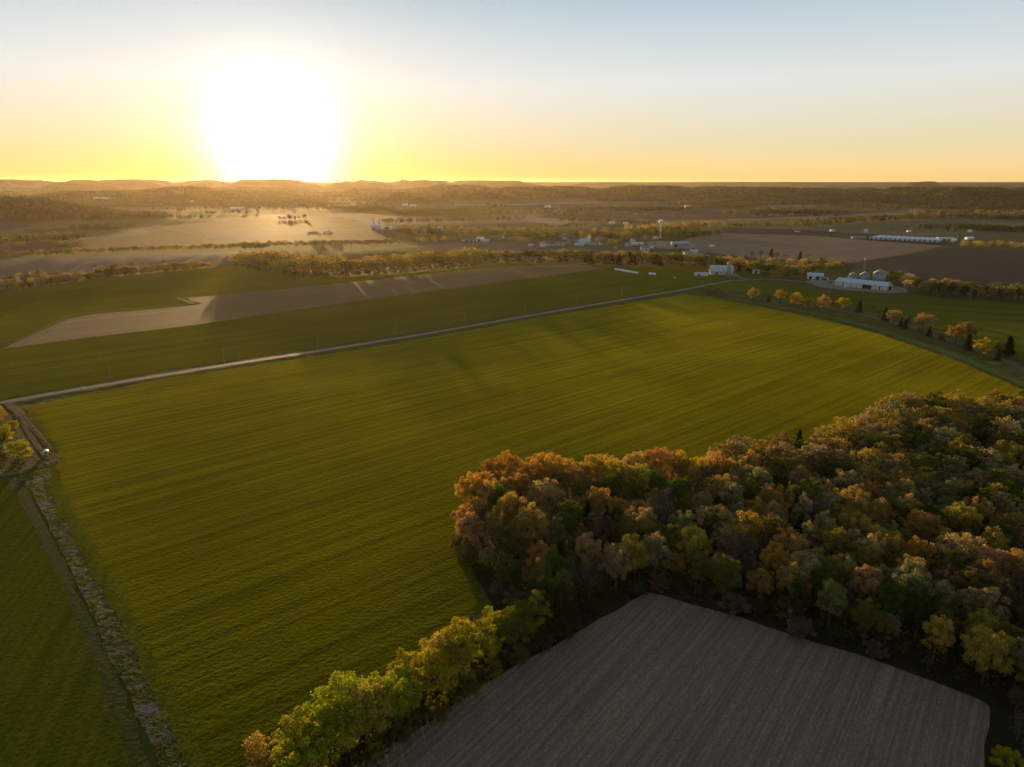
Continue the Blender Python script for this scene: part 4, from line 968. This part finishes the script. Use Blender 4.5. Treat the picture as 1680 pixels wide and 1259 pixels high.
# -- wrapped silage and bits in the far pasture
def sausage(name, label, a, b, r, cat='silage bag'):
    A_, B_ = G(*a), G(*b); d = B_-A_; Ls = np.linalg.norm(d); e_ang = math.atan2(d[1], d[0]); m = MB(); n = 12; prof = []
    V = []; F = []; st = max(6, int(Ls/2)); rs = [r*(.5 if k in (0, st) else .95+.08*random.random()) for k in range(st+1)]
    for k in range(st+1):
        for i in range(n):
            t = 2*math.pi*i/n; V.append((Ls*k/st, rs[k]*math.cos(t), max(0, r*.82+rs[k]*math.sin(t)*.95)))
    for k in range(st):
        for i in range(n): F.append((k*n+i, k*n+(i+1) % n, (k+1)*n+(i+1) % n, (k+1)*n+i))
    F += [tuple(range(n))[::-1], tuple(range(st*n, st*n+n))]
    o = mesh_obj(name, V, F, M['plastic'], None, (A_[0], A_[1], 0), True); o.rotation_euler = (0, 0, e_ang); tag(o, label, cat); return o
sausage('silage_bag', 'long white silage bag lying in the far green pasture', (1008, 443.5), (1047, 450), 1.5)
sausage('silage_bag', 'short white silage bag right of the long one', (1064, 450.5), (1076, 452), 1.5)
sausage('silage_bag', 'tiny white wrapped bundle standing in the pasture left of the barn', (1105.5, 457), (1108, 457), 1.1)
def white_bale():
    g = G(76, 746); e = empty('round_bale', (g[0], g[1], 0), math.radians(28)); tag(e, 'white wrapped round bale standing alone beside the field corner', 'bale')
    r = 1.0; n = 28; prof = [(.62, 1.0), (.70, .93), (.98, .93), (1.06, .80), (1.08, 0), (1.06, -.80), (.98, -.93), (.0, -.93)]
    V = []; F = []
    for rad, y in prof:
        for i in range(n):
            t = 2*math.pi*i/n; V.append((rad*math.cos(t), -y, 1.07+rad*math.sin(t)*.985))
    for k in range(len(prof)-1):
        for i in range(n): F.append((k*n+i, k*n+(i+1) % n, (k+1)*n+(i+1) % n, (k+1)*n+i))
    mesh_obj('wrap', V, F, M['plastic'], e, smooth=True)
    V = [(.62*math.cos(2*math.pi*i/n), -.84, 1.07+.62*math.sin(2*math.pi*i/n)) for i in range(n)]+[(.64*math.cos(2*math.pi*i/n), -1.0, 1.07+.64*math.sin(2*math.pi*i/n)) for i in range(n)]
    mesh_obj('hay_end', V, [tuple(range(n))]+[(i, (i+1) % n, n+(i+1) % n, n+i) for i in range(n)], M['brownwall'], e)
white_bale()
# -- water tower
def water_tower():
    g = G(1083, 391); e = empty('water_tower', (g[0], g[1], 0)); tag(e, 'tall pale green water tower with white bulb beyond the village', 'water tower')
    MB().lathe([(3.4, 0), (2.2, 2.2), (1.5, 5), (1.3, 26), (1.9, 28.5)], 20).build('pedestal', M['towergreen'], e, True)
    MB().lathe([(1.7, 28.2), (3.2, 29.6), (4.3, 31.4), (4.6, 33.2), (4.2, 35), (3.0, 36.6), (1.2, 37.5), (.1, 37.7)], 24).build('tank', M['plastic'], e, True)
    MB().tube((0, 0, 37.6), (0, 0, 39.5), .12, .08, 5).build('mast', M['steel'], e)
water_tower()
# -- village houses; each one singled out
def house(px, py, label, L_, W_, H_, rise, rot, wall='white', roof='greyroof', name='house', cat='house', win=3, ch=True, doors=(('f', 1.5, 1.2),), z=0):
    return gable(name, label, cat, px, py, L_, W_, H_, rise, rot, wall, roof, doors, win, ch, None, z)
house(895, 386, 'wide pale blue-roofed hall among trees at the back of the village', 27, 16, 5, 3.5, 0, 'brownwall', 'bluewhite', 'hall', 'building', 4, False)
house(853, 383, 'small pinkish white house among trees left of the blue-roofed hall', 11, 8, 5.5, 3, 20)
house(871, 404.5, 'small white outbuilding at the field edge left of the navy-roofed house', 9, 5, 2.8, 1.2, 5, 'white', 'white', 'shed', 'shed', 0, False)
house(891, 405.5, 'white house with dark window bands at the village front', 9, 9, 6.5, 3, 60, win=4)
house(902, 403.5, 'long navy-roofed white house at the left front of the village', 16, 10, 4.2, 4, 12, 'white', 'darkroof', win=4)
house(919, 403, 'low white bungalow second in the front row of the village', 15, 8, 3, 2, 0, 'white', 'greyroof')
house(931, 401.5, 'low grey bungalow between two white ones in the village front row', 10, 8, 3, 2.2, -8, 'concrete', 'greyroof')
house(936, 396, 'slate blue two-storey house behind the front row', 11, 9, 6, 3.6, 25, 'steel', 'darkroof')
house(940, 388, 'white gabled house half hidden by village trees', 11, 9, 6, 4, 70)
house(921, 388.5, 'cream house with low roof right of the blue-roofed hall', 14, 8, 3.2, 2, 5)
house(950, 403.5, 'pale bungalow with hipped look in the village front row', 16, 9, 3, 2.5, 0, 'white', 'bluewhite')
house(974, 402, 'long pale garage building right of the church', 15, 7, 2.8, 1.6, 0, 'white', 'greyroof')
house(982, 397, 'mauve-grey two-storey house right of the church', 11, 9, 6, 4, 40, 'concrete', 'greyroof')
house(990, 402, 'low dark-roofed white house with garage right of the mauve one', 14, 8, 3, 2, 3, 'white', 'darkroof')
house(1018, 396, 'pale grey-blue house behind the round village trees', 10, 9, 6, 4, 30, 'steel', 'greyroof')
house(1010, 408, 'tiny white shed at the foot of the village trees', 5, 4, 2.5, 1.2, 0, win=0, ch=False, name='shed', cat='shed')
house(1047, 402, 'long white flat-looking building left of the gravel lot', 19, 9, 3.4, 1.4, 2, 'white', 'white', 'workshop', 'building', 4, False)
house(1058, 411, 'grey-roofed white farmhouse in front of the gravel lot', 14, 9, 4, 3.5, 8)
house(1067, 410, 'pale blue-grey annex beside the grey-roofed farmhouse', 9, 7, 3.4, 2.4, 8, 'steel', 'bluewhite', 'shed', 'shed', 1, False)
house(1115, 405.5, 'large blue-grey metal warehouse beside the stubble field', 30, 20, 7, 2.5, -5, 'steel', 'steel', 'warehouse', 'warehouse', 0, False, (('f', -8, 5), ('l', 0, 5)))
house(1075, 392, 'small white round-roofed hut at the foot of the water tower', 9, 6, 3, 2.4, 0, 'plastic', 'white', 'hut', 'hut', 0, False)
house(1168, 405, 'tiny bright white hut alone in the stubble field', 9, 5, 1.8, .8, 3, 'plastic', 'plastic', 'hut', 'hut', 0, False)
house(1128, 418.5, 'grey-roofed white house, leftmost of the homestead above the barn', 13, 9, 3.4, 3, 10)
house(1138, 417.5, 'blue-grey roofed house in the middle of the homestead above the barn', 13, 9, 4, 3.4, -12, 'white', 'bluewhite')
house(1149, 420, 'low white barn with grey roof in the homestead above the barn', 18, 9, 3, 2.6, 4, 'white', 'greyroof', 'shed', 'shed', 2, False)
house(1158, 420.5, 'small dark-roofed shed at the right of that homestead', 9, 6, 2.6, 2, 0, 'white', 'darkroof', 'shed', 'shed', 0, False)
house(1099, 421, 'small white house with grey roof left of that homestead', 10, 8, 3, 2.4, 0)
house(912, 404, 'tiny white garage between the navy-roofed house and the bungalow', 5, 5, 2.6, 1.4, 0, win=0, ch=False, name='shed', cat='shed')
house(926, 393, 'white cottage with grey gable among the trees behind the bungalows', 9, 8, 4, 3.4, 75)
house(948, 396, 'small pale house with dark roof just left of the church', 9, 7, 4, 3.2, 15, 'white', 'darkroof')
house(1002, 399, 'small white house between two round trees right of the church', 9, 7, 3.6, 3, -20)
house(1031, 404, 'low white house with blue-grey roof at the village right end', 13, 8, 3, 2.4, 0, 'white', 'bluewhite')
house(1038, 398, 'pale two-storey house behind the long white workshop', 9, 8, 5.5, 3.2, 50, 'white', 'greyroof')
house(965, 391, 'cream house deep among the village trees behind the church', 10, 8, 5, 3.2, 30)
house(829, 391, 'white cottage at the left end of the village trees', 10, 7, 3.6, 2.8, 10)
for px, py, lb, l_, w_ in [(1004, 367, 'bright white flat roofed shed beyond the village, left one', 15, 9), (1026, 368, 'bright white flat roofed shed beyond the village, right one', 13, 8)]:
    gable('shed', lb, 'shed', px, py, l_, w_, 4.5, 1, 0, 'plastic', 'plastic', [], 0)
def church():
    g = G(960, 400.5); e = empty('church', (g[0], g[1], 0), math.radians(8)); tag(e, 'pale blue-roofed church with thin white steeple in the village', 'church')
    MB().prism([(-6, 0), (6, 0), (6, 5), (0, 10), (-6, 5)], -11, 9).build('wall', M['white'], e)
    r = MB()
    for sg in (-1, 1):
        pr = [(sg*6.6, 4.55), (0, 10.05), (0, 10.35), (sg*6.6, 4.85)]; r.prism(pr if sg < 0 else pr[::-1], -11.4, 9.4)
    r.build('roof', M['bluewhite'], e)
    MB().box(6.2, 9.6, -1.7, 1.7, 0, 13).build('tower', M['white'], e); MB().lathe([(2.0, 13), (.05, 21)], 4, 7.9, 0).build('spire', M['white'], e)
    for x in (-9, -5.5, -2, 1.5):
        f = MB().box(x-.5, x+.5, -6.07, -5.9, 1.6, 3.8).build('window', M['white'], e); MB().box(x-.38, x+.38, -6.1, -6.05, 1.75, 3.6).build('pane', M['glass'], f)
church()
# -- white farm complex with dark openings left of the village
gable('shed', 'long grey-white livestock shed with dark openings left of the village', 'shed', 770, 396.5, 30, 11, 3.4, 2.2, -6, 'white', 'greyroof', [('f', -4, 5), ('f', 5, 5), ('f', 12, 3)], 0)
gable('shed', 'taller white gabled shed at the right end of the livestock shed', 'shed', 788, 396, 15, 10, 5, 3, 8, 'white', 'plastic', [('f', -3, 4)], 0)
gable('shed', 'low white wing at the right of the livestock farm', 'shed', 797, 397, 12, 8, 3.2, 1.4, -3, 'white', 'white', [], 2)
# -- cluster further left
for px, py, l_, h_, rise, rot, wl, rf, lb in [(688, 382, 10, 4, 3, 20, 'white', 'white', 'leftmost bright gabled house of the hamlet left of centre'), (697, 381, 11, 6, 3.5, 65, 'white', 'darkroof', 'two-storey dark-roofed house in the hamlet left of centre'),
        (705, 380, 9, 5, 3.2, 30, 'white', 'greyroof', 'grey-roofed white house in the hamlet left of centre'), (733, 382.5, 14, 3.4, 2.6, 0, 'white', 'plastic', 'low bright-roofed shed at the right of the hamlet left of centre'), (722, 379, 12, 6, 4, 40, 'white', 'white', 'white gabled barn behind the hamlet left of centre'), (713, 383, 12, 3, 2, 5, 'concrete', 'white', 'long low shed in front of the hamlet left of centre')]:
    gable('house' if 'house' in lb else 'shed', lb, 'house' if 'house' in lb else 'shed', px, py, l_, 8, h_, rise, rot, wl, rf, [('f', 1, 1.4)], 2)
# -- farm with twin white silos under the sun
gable('barn', 'large white barn of the hazy farm with twin silos', 'barn', 617, 376.5, 24, 14, 9, 3.5, 4, 'whiterib', 'white', [('f', -4, 4)], 3)
gable('shed', 'low white round-ended shed right of the hazy white barn', 'shed', 634, 377, 26, 12, 4, 3, -3, 'white', 'plastic', [], 0)
gable('shed', 'small pale shed at the right end of the hazy farm', 'shed', 650, 376, 9, 8, 4.5, 3, 30, 'white', 'greyroof', [], 1)
silo('silo', 'left twin white silo behind the hazy white barn', 613.5, 373, 2.6, 20, 'white', 'white', 'twin white silos of the hazy farm')
silo('silo', 'right twin white silo behind the hazy white barn', 622.5, 373, 2.6, 20, 'white', 'white', 'twin white silos of the hazy farm')
silo('silo', 'slim pale silo at the right end of the hazy farm', 654, 374, 1.8, 16, 'white', 'steel')
# -- far right: long bay-roofed building, tower and neighbours
def bays():
    A_, B_ = G(1426, 392.5), G(1538, 398); d = B_-A_; Lb = np.linalg.norm(d); e = empty('greenhouse_block', (A_[0], A_[1], 0), math.atan2(d[1], d[0])); tag(e, 'very long pale blue building with a row of low roof ridges', 'greenhouse')
    nb = 14; w = Lb/nb; dep = 62
    MB().box(0, Lb, 0, dep, 0, 3.6).build('wall', M['whiterib'], e)
    r = MB()
    for k in range(nb): r.add([(k*w, -.3, 3.62), ((k+1)*w, -.3, 3.62), ((k+.5)*w, -.3, 5.0), (k*w, dep+.3, 3.62), ((k+1)*w, dep+.3, 3.62), ((k+.5)*w, dep+.3, 5.0)], [(0, 1, 2), (5, 4, 3), (0, 2, 5, 3), (2, 1, 4, 5)])
    r.build('roof', M['bluewhite'], e)
    for k in range(nb):
        MB().box((k+.5)*w-1.4, (k+.5)*w+1.4, -.08, .1, 0, 2.8).build('door', M['darkroof'], e)
bays()
gable('shed', 'pale flat shed right of the long ridged building', 'shed', 1550, 395, 30, 18, 4.2, 2, -6, 'whiterib', 'bluewhite', [('f', 4, 4), ('f', -6, 4)], 0)
gable('shed', 'small white gabled shed in front of the pale flat shed', 'shed', 1565, 397.5, 11, 8, 4, 2.4, 10, 'white', 'plastic', [('f', 0, 3)], 0)
gable('shed', 'white low shed right of the brown tower', 'shed', 1590, 393, 14, 9, 3, 2, 0, 'white', 'plastic', [], 0)
silo('silo', 'red-brown silo at the end of the field lane', 1572, 399, 3.0, 15, 'brownwall', 'darkroof')
gable('shed', 'low grey shed at the left end of the ridged building', 'shed', 1408, 391.5, 26, 10, 3, 1.5, -4, 'concrete', 'greyroof', [], 0)
gable('hut', 'white hut on the dark strip left of the ridged building', 'hut', 1365, 380, 9, 7, 3, 2, 0, 'white', 'white', [], 0)
gable('hut', 'tiny pinkish hut on the dark strip furthest left', 'hut', 1308, 381, 9, 6, 2.4, 1.6, 0, 'plastic', 'brownwall', [], 0)
gable('hut', 'small white hut above the ridged building', 'hut', 1420, 382, 6, 6, 5, 3, 30, 'white', 'white', [], 0)
gable('hut', 'white hut at the edge of the far right meadow', 'hut', 1591, 381, 8, 6, 3, 2, 0, 'white', 'white', [], 0)
gable('hut', 'small white hut in the scrub above the ridged building', 'hut', 1491, 381, 8, 6, 2.6, 1.6, 0, 'white', 'white', [], 0)
def far_farm(px, py, lb, l_=22, z=None, n=1):
    g = G(px, py)
    zz = float(terrain(np.array([g[0]]), np.array([g[1]]))[0])
    if zz > 1:       # walk up the sight line until it meets the slope
        d = ray(px, py); t = 1500/d[1]
        for _ in range(4000):
            p = d*t; 
            if CAMH+p[2] <= terrain(np.array([p[0]]), np.array([p[1]]))[0]: break
            t += 2.0
        g = (p[0], p[1]); zz = CAMH+p[2]
    a, b = PX(g[0], g[1], zz)
    gable('farm_building', lb, 'farm building', a, b, l_, 13, 6, 4, random.uniform(-15, 15), 'plastic', 'plastic', [('f', 0, 4)], 2, False, None, zz)
for px, py, lb, l_ in [(1258, 347, 'largest white barn of the farm on the brown plain, right half', 34), (1242, 346, 'small white barn left of the largest on the brown plain', 16), (1268, 345.5, 'white house right of the largest barn on the brown plain', 16), (595, 335, 'tiny white farm in the golden haze', 26),
        (665, 338, 'white barn under the dark wooded hill, left one', 24), (678, 339, 'white barn under the dark wooded hill, right one', 30), (899, 341, 'pale farm at the foot of the central wooded ridge', 26), (1012, 341, 'long white roof at the foot of the central wooded ridge', 30),
        (158, 327, 'small white farm under the far left hills', 26), (173, 327.5, 'long white shed under the far left hills', 44), (312, 333, 'small pale farm on the far left plain', 34), (390, 344, 'long pale farm roofs near the sun glow', 60), (1128, 341, 'white farm at the edge of the right wooded ridge', 26), (1259, 309, 'white farm on top of the right wooded ridge', 40)]:
    far_farm(px, py, lb, l_)
# -- utility poles
def pole_parts():
    p = MB().tube((0, 0, 0), (0, 0, 9.6), .19, .13, 8).build('post', M['wood']); c = MB().box(-1.3, 1.3, -.07, .07, 8.7, 8.9).build('crossarm', M['wood'])
    i = MB()
    for x in (-1.15, -.5, .5, 1.15): i.tube((x, 0, 8.9), (x, 0, 9.12), .06, .05, 6)
    i = i.build('insulator_row', M['concrete']); r = (p.data, c.data, i.data)
    for o in (p, c, i): bpy.data.objects.remove(o)
    return r
PP = pole_parts()
poles = [(183, 627, 'wooden utility pole by the road, nearest the left border'), (368, 597, 'second utility pole along the road from the left border'), (521, 571, 'third utility pole along the road from the left border'), (650, 551, 'utility pole on the road verge below the stubble strip'),
         (763, 532, 'utility pole on the verge left of the road midpoint'), (862, 516, 'utility pole on the verge just past the road midpoint'), (945, 501, 'utility pole on the verge before the farm end of the road'), (1020, 487, 'third utility pole from the barn end of the road'), (1087, 475, 'second utility pole from the barn end of the road'),
         (1152, 464, 'utility pole at the barn end of the road, in the pasture'), (1263, 455, 'utility pole at the farm drive beside the trees'), (1364, 464, 'tall yard pole between the two white farm sheds'), (1293, 1032, 'pale utility pole at the shaded edge of the wood')]
for px, py, lb in poles:
    g = G(px, py); e = empty('utility_pole', (g[0], g[1], 0), ROAD_ANG+math.pi/2 if py > 460 and py < 1000 else .2); tag(e, lb, 'utility pole', 'utility poles')
    if py > 1000: e.scale = (.6, .6, .6)
    for n, me in zip(('post', 'crossarm', 'insulator_row'), PP):
        o = bpy.data.objects.new(n, me); COL.objects.link(o); o.parent = e
# -- vehicles in the farm yard
def vehicle(px, py, rot, lb, body, name, cat, L_=4.6, truck=False):
    g = G(px, py); e = empty(name, (g[0], g[1], .03), math.radians(rot)); tag(e, lb, cat)
    if truck: prof = [(-L_/2, .5), (L_/2, .5), (L_/2, 1.1), (L_*.28, 1.2), (L_*.2, 1.9), (-L_*.05, 1.95), (-L_*.09, 1.15), (-L_/2, 1.15)]
    else: prof = [(-L_/2, .35), (L_/2, .35), (L_/2, .85), (L_*.24, .98), (L_*.1, 1.5), (-L_*.3, 1.52), (-L_*.46, .98), (-L_/2, .9)]
    V = [(x, y, z) for y in (-.9, .9) for x, z in prof]; n = len(prof)
    mesh_obj('body', V, [tuple(range(n)), tuple(range(n, 2*n))[::-1]]+[((i+1) % n, i, n+i, n+(i+1) % n) for i in range(n)], M[body], e)
    MB().box(-L_*.04 if truck else -L_*.28, L_*.12, -.92, .92, 1.15 if truck else 1.0, 1.75 if truck else 1.4).build('window', M['glass'], e)
    for sx in (-.31, .31):
        for sy in (-.86, .86):
            w = MB().tube((L_*sx, sy-.12, .36), (L_*sx, sy+.12, .36), .37, .37, 12).build('wheel', M['rubber'], e)
vehicle(1388, 472, 10, 'small white car parked before the long shed', 'plastic', 'parked_car', 'car')
vehicle(1362, 465, 60, 'dark truck parked between the white farm sheds', 'darkroof', 'parked_truck', 'truck', 6.0, True)
vehicle(1357, 463, 20, 'grey truck parked beside the dark one in the yard', 'steel', 'parked_truck', 'truck', 5.6, True)
vehicle(1083, 402, 0, 'pale blue truck on the gravel lot left of the warehouse', 'bluewhite', 'parked_truck', 'truck', 8, True)
vehicle(1092, 403.5, 20, 'white car on the gravel lot left of the warehouse', 'plastic', 'parked_car', 'car')
vehicle(1075, 400, 15, 'dark car at the left of the gravel lot', 'darkroof', 'parked_car', 'car')
sheet('gravel_lot', [(1060, 398), (1080, 396), (1112, 397), (1145, 400), (1135, 408), (1095, 409), (1066, 405)], 'gravel')
# ----
HAZE_D = 1.6e-5
# ------------------------------------------------------------------ evening haze
hb = MB().box(-26000, 26000, -3000, 25000, -2.0, 178)
hz = hb.build('haze', None)
hm = bpy.data.materials.new('haze'); hm.use_nodes = True; ht = hm.node_tree; ht.nodes.clear()
ho = ht.nodes.new('ShaderNodeOutputMaterial'); hv = ht.nodes.new('ShaderNodeVolumePrincipled')
hv.inputs['Color'].default_value = (.96, .78, .55, 1); hv.inputs['Density'].default_value = HAZE_D; hv.inputs['Anisotropy'].default_value = .62
ht.links.new(hv.outputs[0], ho.inputs['Volume']); hz.data.materials.append(hm)
tag(hz, 'thin warm evening haze lying over the valley', 'haze', kind='stuff')
